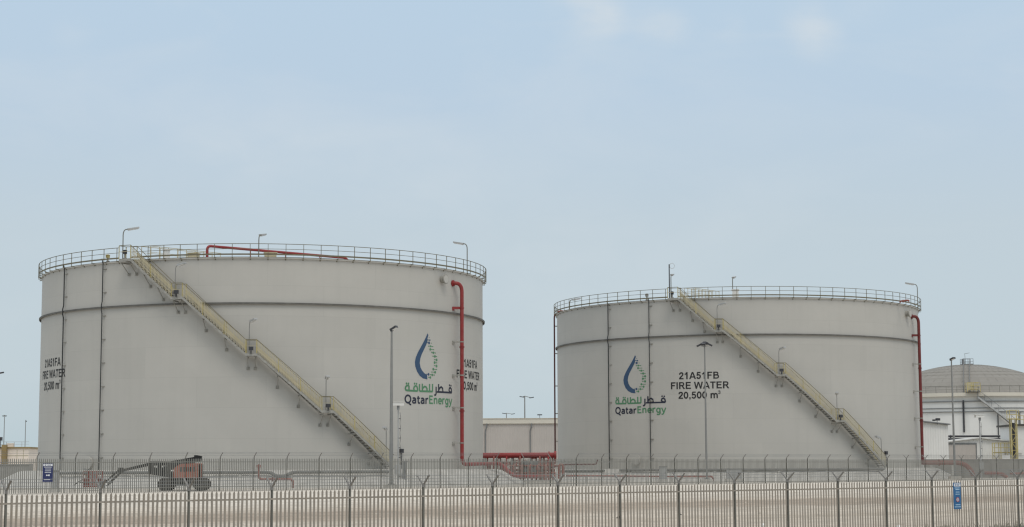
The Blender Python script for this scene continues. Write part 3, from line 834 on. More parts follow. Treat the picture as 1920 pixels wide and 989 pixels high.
def stairlamp(T, x, ydeck, ytop, dx, label, zdeck=None, head=.8):
    th, z = T.hit(x, ydeck, R + .75)
    z = z if zdeck is None else zdeck
    P = T.p(th, z, R + .75); h = at(x, ytop, P.y).z - z
    lamp(P, h, dirpx(dx), label, GR, hr=.030, head=head, neck=.4, m=M['pole'])


stairlamp(T1, 328, 557, 499, .85, 'bent post lamp on the topmost stair landing of the 21A51FA tank', ld1[1][0][1])
stairlamp(T1, 467, 663, 604, .6, 'bent post lamp on the middle stair landing of the 21A51FA tank', ld1[2][0][1])
stairlamp(T1, 611, 770, 711, .25, 'bent post lamp on the lowest stair landing of the 21A51FA tank', ld1[3][0][1])
stairlamp(T1, 724, 875, 806, -.1, 'lamp at the stair foot behind the thick floodlight mast', ZB + .02)
stairlamp(T2, 1345, 619, 573, .75, 'bent post lamp on the topmost stair landing of the 21A51FB tank', ld2[1][0][1])
stairlamp(T2, 1461, 702, 656, .45, 'bent post lamp on the middle stair landing of the 21A51FB tank', ld2[2][0][1])
stairlamp(T2, 1570, 787, 740, -.15, 'bent post lamp on the lowest stair landing of the 21A51FB tank', ld2[3][0][1])
stairlamp(T2, 1653.5, 874, 822, -.65, 'bent post lamp standing at the stair foot of the 21A51FB tank', ZB + .02)

# tall mast at the stair head of the second tank
th, z = T2.hit(1255.5, 560, R + .9); P = T2.p(th, ZT, R + .9)
root = thing('signal_mast', P, 'tall dark mast with a thin ring at its top on the stair head platform', 'mast')
mb = MB(); mb.tube([P, (P.x, P.y, at(1255.5, 496, P.y).z)], .055, 10); mb.build('pole', M['fixture'], root, smooth=True)
zc = at(1260, 499, P.y).z; cx = at(1260, 499, P.y).x
mb = MB(); mb.tube([(cx + .24 * cos(a * pi / 12), P.y, zc + .27 * sin(a * pi / 12)) for a in range(25)], .018, 6); mb.bar((P.x, P.y, zc), (cx - .2, P.y, zc), .03, .03)
mb.build('ring_aerial', M['galv_light'], root)
# roof fittings
def valve(T, x, y, h, label, m, rr=.5, name='roof_vent'):
    th, z = T.hit(x, y, R + rr); P = T.p(th, ZT, R + rr); d = T.rad(th)
    root = thing(name, P, label, 'roof vent')
    mb = MB(); mb.tube([P, P + Vector((0, 0, h * .7))], .07, 8); mb.disc(P + Vector((0, 0, .1)), (0, 0, 1), .16, .05, 12); mb.build('neck', M['stringer'], root)
    mb = MB(); mb.box(P + Vector((0, 0, h * .8)), (.22, .26, h * .4), atan2(d.y, d.x)); mb.disc(P + Vector((0, 0, h)), (0, 0, 1), .2, .06, 14, .06); mb.build('cowl', m, root)


valve(T1, 202, 488, .62, 'small dusty vent on the rim between two conduits of the 21A51FA tank', M['yellow'], .0)
valve(T1, 234, 486, .75, 'dark valve block at the stair head of the 21A51FA tank', M['fixture'], .85)
valve(T2, 1213, 566, .72, 'small grey vent on the rim above the emblem conduit of the 21A51FB tank', M['stringer'], .0)
valve(T2, 1260.5, 560, .70, 'dark valve block at the stair head of the 21A51FB tank', M['fixture'], .85)


def hatch(T, x, y, w, h, label, m, rr):
    th, z = T.hit(x, y, R + rr); P = T.p(th, ZT + .06 - rr * .055, R + rr); d = T.rad(th)
    root = thing('roof_hatch', P, label, 'roof hatch')
    mb = MB(); mb.box(P + Vector((0, 0, h / 2)), (w, w, h), atan2(d.y, d.x)); mb.build('hatch_box', m, root)
    mb = MB(); mb.box(P + Vector((0, 0, h + .03)), (w + .14, w + .14, .06), atan2(d.y, d.x)); mb.build('lid', m, root)


hatch(T1, 312, 483, .4, .72, 'narrow pale hatch box near the stair head of the 21A51FA tank', M['whitebox'], -1.2)
hatch(T1, 363, 481, .75, .34, 'low tan hatch beside the red roof pipe of the 21A51FA tank', M['tan'], -1.0)
hatch(T1, 507, 480, .95, .32, 'low tan hatch on the rim beneath the red roof pipe', M['tan'], -1.0)
hatch(T2, 1379, 556, .62, .72, 'white hatch box on the rim beside the lamp of the 21A51FB tank', M['whitebox'], -1.0)
# roof pipe of the first tank
pa = at(388.5, 484, 146.0); pb_ = at(388.5, 461.5, 146.0); pc = at(650, 484, 153.5)
pc.z = max(pc.z, ZT + .45)
root = thing('roof_pipe', (pa.x, pa.y, ZT), 'red pipe rising behind the rim railing and sloping along the roof', 'pipe')
pa.z = ZT + .0
mb = MB(); mb.tube(route([pa, pb_, pc, (pc.x + .3, pc.y + .2, ZT + .3)], .35), .11, 10); mb.build('pipe', M['red'], root, smooth=True)
mb = MB()
for q in (.3, .55, .8):
    p = pb_.lerp(pc, q); mb.tube([(p.x, p.y, ZT + .05), p], .04, 6)
mb.build('pipe_support', M['red'], root)
# walkways leading inwards over both roofs
for T, root_t, x0, y0 in ((T1, tank1, 272, 484), (T2, tank2, 1290, 558)):
    th, _ = T.hit(x0, y0, R); mb = MB()
    for sgn in (-.4, .4):
        pp = [T.p(th, ZT + .1 + (R - r_) * .055, r_) + T.tan(th) * sgn for r_ in (R - .1, R - 2, R - 5, R - 8, R - 11)]
        for a, b in zip(pp, pp[1:]):
            mb.bar(a + Vector((0, 0, 1.0)), b + Vector((0, 0, 1.0)), .05, .05); mb.bar(a + Vector((0, 0, .5)), b + Vector((0, 0, .5)), .035, .035)
        for i in range(9):
            r_ = R - .1 - i * 1.35; p = T.p(th, ZT + .1 + (R - r_) * .055, r_) + T.tan(th) * sgn
            mb.bar(p, p + Vector((0, 0, 1.0)), .05, .05)
    mb.build('roof_walkway_rail', M['tan'], root_t)
# short red roof pipes of the second tank
for (xa, xb, ya, Yd, lab) in ((1046, 1090, 577, 196.5, 'short red roof pipe behind the railing at the shaded edge of the 21A51FB tank'), (1688, 1704, 570, 186, 'short red roof pipe behind the railing above the overflow nozzle')):
    a = at(xa, ya, Yd); b = at(xb, ya - .5, Yd - 1.0); a.z = b.z = ZT + .20
    root = thing('roof_pipe', (a.x, a.y, ZT), lab, 'pipe')
    mb = MB(); mb.tube(route([(a.x, a.y, ZT + .05), a, b, (b.x, b.y, ZT + .05)], .25), .09, 8); mb.build('pipe', M['red_dusty'], root, smooth=True)
    mb = MB(); mb.disc(a + Vector((.3, 0, 0)), b - a, .15, .06, 12); mb.build('flange', M['red_dusty'], root)


# ------------------------------------------------------------------ fences
def fence(name, X0, Y0, cnt, pre, m_pale, m_post, top_rel, ph, arms, label, cat='fence', armlen=.42, bury=.0, wires=True):
    """posts at equal spacing along (DX, DY); panels of pointed pales between"""
    n = Vector((-DY, DX, 0)); d = Vector((DX, DY, 0)); yaw = atan2(DY, DX)
    P0 = Vector((X0, Y0, 0)) - d * SP * pre
    total = cnt + pre
    root = thing(name, (P0.x, P0.y, ground_z(P0.x, P0.y)), label, cat)
    zt = lambda i: EYE + top_rel(i - pre)
    # post: a rolled section
    pm = MB(); H = ph + .06
    pm.box((0, 0, -H / 2 + .06), (.012, .052, H)); pm.box((0, -.031, -H / 2 + .06), (.05, .01, H)); pm.box((0, .031, -H / 2 + .06), (.05, .01, H))
    o = pm.build('post', m_post, root, base=Vector((0, 0, 0))); pme = o.data; bpy.data.objects.remove(o)
    am = {}
    for s in (-1, 1):
        a = MB(); a.bar((0, 0, .02), (0, s * armlen * .74, .02 + armlen * .70), .05, .035); a.box((0, s * .02, .0), (.056, .05, .10))
        o = a.build('post_arm', M['arm'], root, base=Vector((0, 0, 0))); am[s] = o.data; bpy.data.objects.remove(o)
    for i in range(total + 1):
        P = P0 + d * SP * i; jz = random.uniform(-.012, .012)
        po = put('post', pme, root, (P.x, P.y, zt(i) + jz), yaw)
        for s in arms(i - pre):
            o = bpy.data.objects.new('post_arm', am[s]); COL.objects.link(o); o.parent = po; o.location = (0, 0, .06)
            o.rotation_euler = (random.uniform(-.05, .05), random.uniform(-.04, .04), 0)
    # panels
    NP = 19
    for i in range(total):
        A = P0 + d * SP * i; B = P0 + d * SP * (i + 1); za, zb = zt(i), zt(i + 1)
        mb = MB(); off = n * -.05
        for k in range(1, NP):
            q = k / NP; c = A.lerp(B, q) + off; z = za + (zb - za) * q + random.uniform(-.008, .008); tw = random.uniform(-.06, .06)
            w = .034; lean = random.gauss(0, .005) + (random.uniform(-.03, .03) if random.random() < .03 else 0); c = c + d * random.gauss(0, .004) + n * random.gauss(0, .003)
            prof = [(-w, .0), (-w * .55, -.016), (0, -.004), (w * .55, -.016), (w, .0), (w, .005), (0, .003), (-w, .005)]
            vs = []
            for (zz, kx) in ((z - ph, 1), (z - .07, 1), (z, .18)):
                for x, y in prof:
                    x2 = x * kx * cos(tw); p = c + d * (x2 + lean * (zz - z)) + n * (y + x * sin(tw)); vs.append((p.x, p.y, zz + (0 if kx == 1 else -.03 * abs(x) / w)))
            fs = []
            for r_ in range(2):
                for j in range(8):
                    a = r_ * 8 + j; b = r_ * 8 + (j + 1) % 8; fs.append((a, b, b + 8, a + 8))
            fs.append(tuple(range(16, 24))); mb.add(vs, fs)
        panel = mb.build('pale_panel', m_pale, root)
        for hz in (.26, ph - .30):
            mr = MB(); mr.bar(A + Vector((0, 0, za - hz)) + n * -.02, B + Vector((0, 0, zb - hz)) + n * -.02, .045, .05)
            mr.build('rail', m_pale, panel)
    # strands along the arms
    if wires:
        for s in (-1, 1):
            mb = MB(); any_ = False
            for f_ in (.35, .68, .98):
                run = []
                for i in range(total + 1):
                    if s in arms(i - pre):
                        P = P0 + d * SP * i + n * s * armlen * .74 * f_; run.append((P.x, P.y, zt(i) + .09 + armlen * .70 * f_))
                    else:
                        if len(run) > 1: mb.tube(run, wires, 4); any_ = True
                        run = []
                if len(run) > 1: mb.tube(run, wires, 4); any_ = True
            if any_: mb.build('barbed_wire', M['galv'], root)
    return root, P0


def near_top(i): return -.545 + (.145) * i / 16
def far_top(i): return .96 + .0 * i + (.03 if i > 3 else 0) - .0015 * max(0, i - 20)
def near_arms(i): return (-1, 1)
def far_arms(i):
    if i in (15, 16): return (1,)
    if i >= 31: return (-1, 1)
    return (-1,)


nearf, _ = fence('palisade_fence', -13.44, 48.7, 18, 2, M['pale'], M['post'], near_top, 2.28, near_arms,
                 'nearest dusty palisade fence with forked post arms along the bottom edge', armlen=.42, wires=.005)
farf, _ = fence('palisade_fence', -31.11, 119.85, 40, 3, M['pale_far'], M['post'], far_top, 2.28, far_arms,
                'farther grey palisade fence with single bent arms in front of the two tanks', armlen=.46, wires=.009)

# ------------------------------------------------------------------ signs
YAW = atan2(DY, DX)
def sign(px, py0, py1, wpx, X0, Y0, m, label, lines, red):
    d = Vector((DX, DY, 0)); n = Vector((-DY, DX, 0)); rr = ray(px, (py0 + py1) / 2)
    # where the sight line meets the fence plane
    k = (Vector((X0, Y0, 0)).dot(n)) / Vector((rr.x, rr.y, 0)).dot(n)
    P = Vector((rr.x * k, rr.y * k, 0)) - n * .12
    Y = P.y; zt, zb = at(px, py0, Y).z, at(px, py1, Y).z; h = zt - zb
    w = wpx * Y / F / DX * .93
    root = thing('warning_sign', (P.x, P.y, zb), label, 'sign', 'warning signs hung on the fences')
    mid = Vector((P.x, P.y, (zt + zb) / 2))
    mb = MB(); mb.box(mid, (w, .03, h), YAW); pl = mb.build('sign_plate', m, root)
    fr = lambda u, v, off: mid + d * (u * w) - n * off + Vector((0, 0, (v - .5) * h))
    mb = MB(); mb.box(fr(0, .915, .017), (w * .90, .008, h * .11), YAW); mb.build('header_band', M['sign_white'], pl)
    mb = MB()
    mb.box(fr(-.25, .915, .023), (w * .14, .004, h * .05), YAW); mb.box(fr(.10, .925, .023), (w * .42, .004, h * .018), YAW); mb.box(fr(.10, .895, .023), (w * .36, .004, h * .012), YAW)
    mb.build('header_print', m, pl)
    mb = MB()
    for v, segs in lines:
        for (u, ww) in segs: mb.box(fr(u, v, .017), (w * ww, .006, h * .026), YAW)
    mb.build('print_lines', M['sign_pale'] if red else M['sign_white'], pl)
    mb = MB(); c = fr(0, .36, .018)
    if red:
        mb.disc(c, n, w * .17, .006, 20); mb.build('symbol_disc', M['sign_white'], pl)
        mb = MB(); pts = [c - n * .006 + d * (w * .19 * cos(a * pi / 12)) + Vector((0, 0, w * .19 * sin(a * pi / 12))) for a in range(25)]
        mb.tube(pts, w * .028, 6); mb.build('symbol_ring', M['sign_red'], pl)
        mb = MB(); mb.box(c - n * .006, (w * .06, .006, w * .22), YAW); mb.box(c - n * .006 + d * w * .05 - Vector((0, 0, w * .04)), (w * .12, .005, w * .05), YAW); mb.build('symbol_figure', M['sign_navy'], pl)
    else:
        mb.box(c - d * w * .1, (w * .12, .006, h * .075), YAW); mb.box(c + d * w * .12, (w * .14, .006, h * .085), YAW); mb.box(c, (w * .1, .006, h * .03), YAW)
        mb.build('symbol_figure', M['sign_white'], pl)


sign(1790, 905.5, 955, 17.5, -13.44, 48.7, M['sign_blue'], 'light blue warning sign with red ring on the nearest fence',
     [(.80, ((-.02, .70),)), (.74, ((-.12, .26), (.16, .3))), (.645, ((-.1, .24), (.17, .26))), (.565, ((-.12, .3), (.2, .22))), (.165, ((-.12, .34), (.2, .34))), (.085, ((-.2, .42), (.24, .4)))], True)
sign(88, 869.5, 904, 17, -31.11, 119.85, M['sign_navy'], 'dark navy warning sign on the farther fence near the access platform',
     [(.80, ((0, .74),)), (.70, ((-.12, .3), (.18, .28))), (.60, ((-.14, .28), (.16, .3))), (.51, ((-.14, .32), (.18, .28))), (.12, ((-.05, .6),))], False)


# ------------------------------------------------------------------ poles
def pole_base(px, Y, base=None):
    z = ground_z(at(px, 890, Y).x, Y) if base is None else base
    p = at(px, 890, Y); return Vector((p.x, Y, z))


def floodmast(px, pytop, Y, r0, r1, label, heads, plinth=True):
    P = pole_base(px, Y); top = at(px, pytop, Y).z
    root = thing('floodlight_mast', P, label, 'light mast', 'floodlight masts beside the tanks')
    mb = MB(); mb.tube([P, (P.x, P.y, P.z + (top - P.z) * .5), (P.x, P.y, top)], r0, 12, r1); mb.build('mast', M['pole'], root, smooth=True)
    if plinth:
        mb = MB(); mb.box(P + Vector((0, 0, .12)), (1.1, 1.1, .3)); mb.build('plinth', M['concrete'], root)
        mb = MB(); mb.disc(P + Vector((0, 0, .30)), (0, 0, 1), r0 + .12, .06, 12); mb.build('base_plate', M['galv'], root)
    mb = MB(); T_ = Vector((P.x, P.y, top))
    for (dx, dz, dy, tilt) in heads: mb.bar(T_, T_ + Vector((dx * .6, dy * .6, max(.02, dz * .4))), .06, .06)
    mb.build('head_bracket', M['galv'], root)
    for (dx, dz, dy, tilt) in heads:
        mb = MB(); c = T_ + Vector((dx, dy, dz)); ax = Vector((dx, dy if abs(dy) > .01 else -.3, 0)).normalized()
        m = Matrix.Rotation(atan2(ax.y, ax.x), 3, 'Z') @ Matrix.Rotation(tilt, 3, 'Y')
        mb.box(c, (.48, .36, .16), m=m); mb.box(c - m @ Vector((.28, 0, .0)), (.16, .24, .22), m=m)
        hd = mb.build('floodlight', M['fixture'], root)
        mb = MB(); mb.box(c - m @ Vector((0, 0, .088)), (.40, .30, .015), m=m); mb.build('lens', M['lens'], hd)


floodmast(733.5, 622, 139.6, .165, .075, 'thick floodlight mast rising in front of the stair foot of the 21A51FA tank', [(.20, .26, -.1, -.5)])
floodmast(1325, 650, 166, .105, .06, 'floodlight mast with four lamps standing in front of the 21A51FB lettering', [(-.48, .12, -.05, .45), (.45, .15, .05, .45), (-.12, .22, -.35, .4), (.18, .22, .3, .4)])
floodmast(1790.5, 676, 186, .13, .065, 'floodlight mast with one dark lamp in front of the white dome tank', [(.10, .16, -.18, -.3)])


def cctv(px, pytop, Y, label, spiral=True, r=.06):
    P = pole_base(px, Y); top = at(px, pytop, Y).z
    root = thing('camera_pole', P, label, 'camera pole', 'security camera poles')
    mb = MB(); mb.tube([P, (P.x, P.y, top - .15)], r, 10, r * .85); mb.build('pole', M['galv_light'], root, smooth=True)
    mb = MB(); pts = []; z = P.z + .3; k = 0
    while z < top - .5: pts.append((P.x + .16 + .03 * sin(k * 1.7), P.y - .05, z)); z += .22; k += 1
    mb.tube(pts, .014, 5)
    z = P.z + .8
    while z < top - .5: mb.bar((P.x, P.y - .02, z), (P.x + .18, P.y - .05, z), .03, .05); z += .75
    mb.build('cable', M['fixture'], root)
    mb = MB(); mb.box((P.x, P.y - .1, top - .22), (.2, .22, .36)); mb.disc((P.x, P.y - .18, top - .42), (0, 0, 1), .11, .12, 12, .06); mb.build('camera_bracket', M['galv'], root)
    mb = MB(); mb.box((P.x - .05, P.y - .15, top), (.95, .34, .26), .25); mb.box((P.x - .08, P.y - .16, top + .15), (1.1, .44, .04), .25)
    hd = mb.build('camera_housing', M['whitebox'], root)
    mb = MB(); mb.box((P.x, P.y - .18, P.z + 1.35), (.5, .25, .75)); mb.build('control_cabinet', M['galv_light'], root)


cctv(746.5, 758, 142.5, 'white camera on a slim pole just beside the thick floodlight mast')
cctv(1840, 781, 190, 'white camera on a slim pole in front of the white dome tank', r=.085)


def streetlamp(px, pytop, Y, label, arms_px, r=.09, base=None, hs=1.0):
    P = pole_base(px, Y, base); top = at(px, pytop, Y).z; sc = Y / F
    root = thing('street_lamp', P, label, 'street lamp', 'road lamps in the distance')
    mb = MB(); mb.tube([P, (P.x, P.y, top)], r * 1.3, 8, r * .8); mb.build('pole', M['pole'] if Y > 250 else M['rail'], root, smooth=True)
    for (dx, dy) in arms_px:
        e = Vector((P.x + dx * sc, P.y, top + dy * sc)); mb = MB()
        mb.tube([(P.x, P.y, top), e], .06, 6); ar = mb.build('lamp_arm', M['rail'], root)
        mb = MB(); s = 1 if dx > 0 else -1
        mb.bar(e - Vector((.35 * s * hs, 0, .02)), e + Vector((.45 * s * hs, 0, .12 * hs)), .34 * max(hs, .6), .14); mb.build('lamp_head', M['fixture'], ar)


streetlamp(984.5, 743, 330, 'taller double arm street lamp above the beige warehouse roof', [(-5, -2), (12.5, -3.5)], .12)
streetlamp(950, 775, 420, 'lower double arm street lamp above the beige warehouse roof', [(-4.5, -1), (12, -2)], .11)
streetlamp(5.5, 779, 330, 'plain thin light pole beside the brown column of the access platform', [(-2.5, -1.5), (2.5, -1.5)], .075, hs=.3)
streetlamp(45.5, 788, 330, 'thin light pole rising behind the pale panelled platform', [(1.2, -2.5)], .07, hs=.2)
streetlamp(-14, 697, 190, 'tall street lamp mostly outside the photo, only its dark head showing', [(11, -3)], .1, hs=.6)


# ------------------------------------------------------------------ buildings behind
def block(name, x0, x1, ytop, Y, depth, zb, m, label, cat, build):
    a = at(x0, ytop, Y); b = at(x1, ytop, Y)
    root = thing(name, ((a.x + b.x) / 2, Y, zb), label, cat)
    build(root, a, b); return root


GB = 1.78
# beige warehouse between the tanks
def b1(root, a, b):
    zt = a.z; sc = 262 / F; Y = 262
    mb = MB(); mb.box(((a.x + b.x) / 2, Y + 10, (GB + zt - .75) / 2), (b.x - a.x, 20, zt - .75 - GB)); mb.build('wall', M['cladding'], root)
    mb = MB(); mb.box(((a.x + b.x) / 2, Y + 10, zt - .38), (b.x - a.x + .5, 20.5, .72)); mb.box(((a.x + b.x) / 2, Y + 10, zt + .01), (b.x - a.x + .7, 20.7, .06)); mb.build('fascia', M['fascia'], root)
    for px in (995.5, 911.5):
        x = at(px, 820, Y).x; mb = MB(); mb.tube(route([(x + .1, Y - .28, zt - .72), (x + .1, Y - .28, zt - 1.2), (x - .1, Y - .1, zt - 1.7), (x - .1, Y - .1, GB)], .2), .09, 8); mb.build('downpipe', M['galv'], root)
    x = at(1012, 785, Y).x; mb = MB(); mb.bar((x, Y - .1, zt + .04), (x, Y - .1, zt + .45), .06, .06); mb.box((x, Y - .15, zt + .5), (.7, .3, .14)); mb.build('roof_light', M['fixture'], root)


block('warehouse', 846, 1110, 785.5, 262, 20, GB, None, 'beige corrugated warehouse with cream fascia between the two grey tanks', 'warehouse', b1)


# pale platform far left
def b2(root, a, b):
    Y = 310; zt = a.z
    mb = MB(); mb.box(((a.x + b.x) / 2, Y + 4, (GB + zt) / 2), (b.x - a.x, 8, zt - GB)); w = mb.build('wall', M['beige_wall'], root)
    mb = MB()
    for px in (-40, -14, 14, 32, 44):
        x = at(px, 850, Y).x; mb.box((x, Y - .012, (GB + zt) / 2 - .1), (.09, .02, zt - GB - .3))
    mb.box(((a.x + b.x) / 2, Y - .014, zt - 1.25), (b.x - a.x - .1, .02, .08)); mb.build('panel_joints', M['tan'], w)
    mb = MB(); mb.box(((a.x + b.x) / 2, Y + 4, zt + .12), (b.x - a.x + .5, 8.5, .24)); rf = mb.build('roof_slab', M['brown'], root)
    mb = MB(); x = a.x
    while x < b.x: mb.bar((x, Y, zt + .24), (x, Y, zt + 1.1), .06, .06); x += 1.3
    mb.bar((a.x, Y, zt + 1.1), (b.x, Y, zt + 1.1), .06, .06); mb.bar((a.x, Y, zt + .7), (b.x, Y, zt + .7), .05, .05); mb.build('railing', M['galv_light'], rf)
    x = at(31, 850, Y).x; mb = MB(); mb.box((x - 1.6, Y + 2, zt + .55), (1.1, 1, .7)); mb.build('roof_unit', M['beige_wall'], rf)
    x = at(10, 850, Y).x; mb = MB(); mb.box((x, Y - .6, (GB + zt + .6) / 2), (.8, .8, zt + .6 - GB)); mb.build('column', M['brown'], root)
    x = at(2, 850, Y).x; mb = MB(); mb.bar((x, Y - .5, zt), (x, Y - .5, zt + 1.3), .1, .1); mb.box((x - .2, Y - .5, zt + 1.6), (.9, .6, .6)); mb.build('floodlight', M['fixture'], root)


block('access_platform', -60, 54, 841.5, 310, 8, GB, None, 'pale panelled access platform with a brown column behind the farther fence', 'platform', b2)
# dark low wall in front of it
a = at(-90, 873, 215); b = at(71, 873, 215)
root = thing('bund_wall', ((a.x + b.x) / 2, 215, GB), 'low dark grey bund wall under the pale access platform', 'wall')
mb = MB(); mb.bar((a.x, 215, (GB + a.z) / 2), (b.x, 212, (GB + a.z) / 2), .6, a.z - GB); mb.build('wall_body', M['grey_wall'], root)
mb = MB(); mb.bar((a.x, 215, a.z + .06), (b.x, 212, a.z + .06), .8, .12); mb.build('coping', M['grey_wall'], root)

# ---- white dome roof tank
R3 = 16.2; T3 = Tank((1812 - 960) / F * 302, 302, R3)
Z3T = EYE + 11.75; Z3B = GB + .3; ZA = EYE + 17.05
d3 = thing('dome_tank', (T3.c.x, T3.c.y, Z3B), 'white storage tank with a grey domed roof behind the 21A51FB tank', 'storage tank')
mb = MB(); k = 160; vs = []
for h in (Z3B, (Z3B + Z3T) / 2, Z3T): vs += [T3.p(2 * pi * i / k, h, R3) for i in range(k)]
mb.add(vs, [(j * k + i, j * k + (i + 1) % k, (j + 1) * k + (i + 1) % k, (j + 1) * k + i) for j in range(2) for i in range(k)]); mb.build('shell', M['white_shell'], d3, smooth=True)
rise = ZA - Z3T; rad = (R3 * R3 + rise * rise) / (2 * rise); mb = MB(); vs = []; kk = 18
for j in range(kk):
    r_ = (R3 + .1) * (1 - j / kk); z = Z3T + .15 + sqrt(rad * rad - r_ * r_) - (rad - rise)
    vs += [T3.p(2 * pi * i / 96, z + (.05 if (j % 2) else 0), r_) for i in range(96)]
vs.append(T3.p(0, ZA + .15, 0))
mb.add(vs, [(j * 96 + i, j * 96 + (i + 1) % 96, (j + 1) * 96 + (i + 1) % 96, (j + 1) * 96 + i) for j in range(kk - 1) for i in range(96)] + [((kk - 1) * 96 + i, (kk - 1) * 96 + (i + 1) % 96, kk * 96) for i in range(96)])
mb.build('dome_roof', M['dome'], d3)
F3 = [(2 * pi * i / 160, 0) for i in range(160)]
mb = MB(); T3.sweep(mb, F3, R3 + .005, R3 + .7, Z3T - .35, Z3T + .2, True); mb.build('rim_gutter', M['fascia'], d3)
for zz, w in ((-1.15, .25), (-2.2, .12), (-2.75, .22)):
    mb = MB(); T3.sweep(mb, F3, R3 + .004, R3 + w, Z3T + zz - .06, Z3T + zz + .06, True); mb.build('wall_girder', M['galv'], d3)
mb = MB(); T3.sweep(mb, F3, R3 + .5, R3 + .56, Z3T + 1.2, Z3T + 1.28, True); T3.sweep(mb, F3, R3 + .5, R3 + .55, Z3T + .7, Z3T + .74, True)
for i in range(64):
    th = 2 * pi * i / 64; mb.bar(T3.p(th, Z3T + .2, R3 + .53), T3.p(th, Z3T + 1.24, R3 + .53), .05, .05)
mb.build('rim_railing', M['rail'], d3)
sa = T3.hit(1833, 743, R3 + .9); sb = T3.hit(1903, 797, R3 + .9)
mb = MB(); pth = dense([sa, sb]); T3.sweep(mb, pth, R3 + .85, R3 + .95, -.3, .05); st3 = mb.build('staircase', M['galv_light'], d3)
mb = MB(); T3.sweep(mb, pth, R3 + .25, R3 + .35, -.3, .05); mb.build('inner_stringer', M['galv_light'], st3)
mb = MB(); T3.sweep(mb, pth, R3 + .87, R3 + .93, 1.0, 1.07)
for i in range(0, len(pth), 2): mb.bar(T3.p(pth[i][0], pth[i][1], R3 + .9), T3.p(pth[i][0], pth[i][1] + 1.05, R3 + .9), .05, .05)
mb.build('handrail', M['galv'], st3)
mb = MB(); T3.sweep(mb, pth, R3 + .36, R3 + .84, -.12, -.06); mb.build('tread_run', M['grating'], st3)
c = at(1825, 742, 285); mb = MB(); X, Y, Z = c.x, 285.2, Z3T + .2
mb.box((X, Y, Z + .06), (2.0, 1.5, .1))
pf = mb.build('rim_platform', M['grating'], d3)
mb = MB()
for dx in (-1, -.33, .33, 1):
    for dy in (-.7, .7): mb.bar((X + dx, Y + dy, Z), (X + dx, Y + dy, Z + 1.5), .07, .07)
for h in (.5, 1.0, 1.5):
    for dy in (-.7, .7): mb.bar((X - 1, Y + dy, Z + h), (X + 1, Y + dy, Z + h), .06, .07)
mb.build('platform_railing', M['yellow'], pf)
mb = MB(); mb.box((X - .3, Y + .5, Z + .95), (1.1, .06, 1.1)); mb.build('notice_panel', M['tan'], pf)
mb = MB()
for i in range(56):
    th = 2 * pi * i / 56 + .03; pr = []
    for j in range(13):
        r_ = R3 * (1 - j / 13); pr.append(T3.p(th, Z3T + .19 + sqrt(rad * rad - r_ * r_) - (rad - rise), r_))
    for a, b in zip(pr, pr[1:]): mb.bar(a, b, .03, .012)
for j in range(1, 11):
    r_ = R3 * (1 - j / 11.5); z = Z3T + .18 + sqrt(rad * rad - r_ * r_) - (rad - rise); T3.sweep(mb, F3, r_ - .03, r_ + .03, z - .05, z + .005, True)
mb.build('roof_ribs', M['dome'], d3)
# ladder way up the dome
lad = [at(1813, 738, 286.5)]; mb = MB(); pts = []
th0 = ang(T3, 1813, 745, R3)
for j in range(12):
    r_ = R3 * (1 - j / 11 * .97); z = Z3T + .3 + sqrt(rad * rad - r_ * r_) - (rad - rise); pts.append(T3.p(th0, z, r_))
tn = T3.tan(th0)
for s in (-.45, .45):
    for a, b in zip(pts, pts[1:]):
        mb.bar(a + tn * s, b + tn * s, .08, .10); mb.bar(a + tn * s + Vector((0, 0, .9)), b + tn * s + Vector((0, 0, .9)), .05, .05)
    for p in pts: mb.bar(p + tn * s, p + tn * s + Vector((0, 0, .9)), .06, .06)
mb.build('dome_walkway', M['galv'], d3)
mb = MB(); A_ = T3.p(0, ZA + .15, 0); mb.box(A_ + Vector((0, 0, .1)), (1.8, 1.8, .12))
for dx in (-.85, 0, .85):
    for dy in (-.85, .85): mb.bar(A_ + Vector((dx, dy, 0)), A_ + Vector((dx, dy, 1.0)), .06, .06)
for h in (.5, 1.0):
    for dy in (-.85, .85): mb.bar(A_ + Vector((-.85, dy, h)), A_ + Vector((.85, dy, h)), .05, .05)
mb.box(A_ + Vector((-.6, 0, .5)), (.4, .4, .9)); mb.bar(A_ + Vector((-.2, 0, .3)), A_ + Vector((-.3, 0, 1.9)), .05, .05); mb.bar(A_ + Vector((-.3, 0, 1.85)), A_ + Vector((.5, 0, 2.0)), .09, .06)
mb.build('top_platform', M['galv'], d3)
for px, ya, yb in ((1806, 751, 811), (1871, 777, 822)):
    th, za = T3.hit(px, ya, R3 + .15); _, zb = T3.hit(px, yb, R3 + .15)
    mb = MB(); mb.tube([T3.p(th, za, R3 + .15), T3.p(th, zb, R3 + .15)], .14 if px < 1850 else .08, 8); mb.build('wall_conduit', M['fixture'], d3)
th, z = T3.hit(1899, 706, R3 * .8); p = at(1899, 705, 300); mb = MB(); mb.bar((p.x, 300, p.z - 1.2), (p.x, 300, p.z + .6), .07, .07); mb.build('vent_rod', M['galv'], d3)


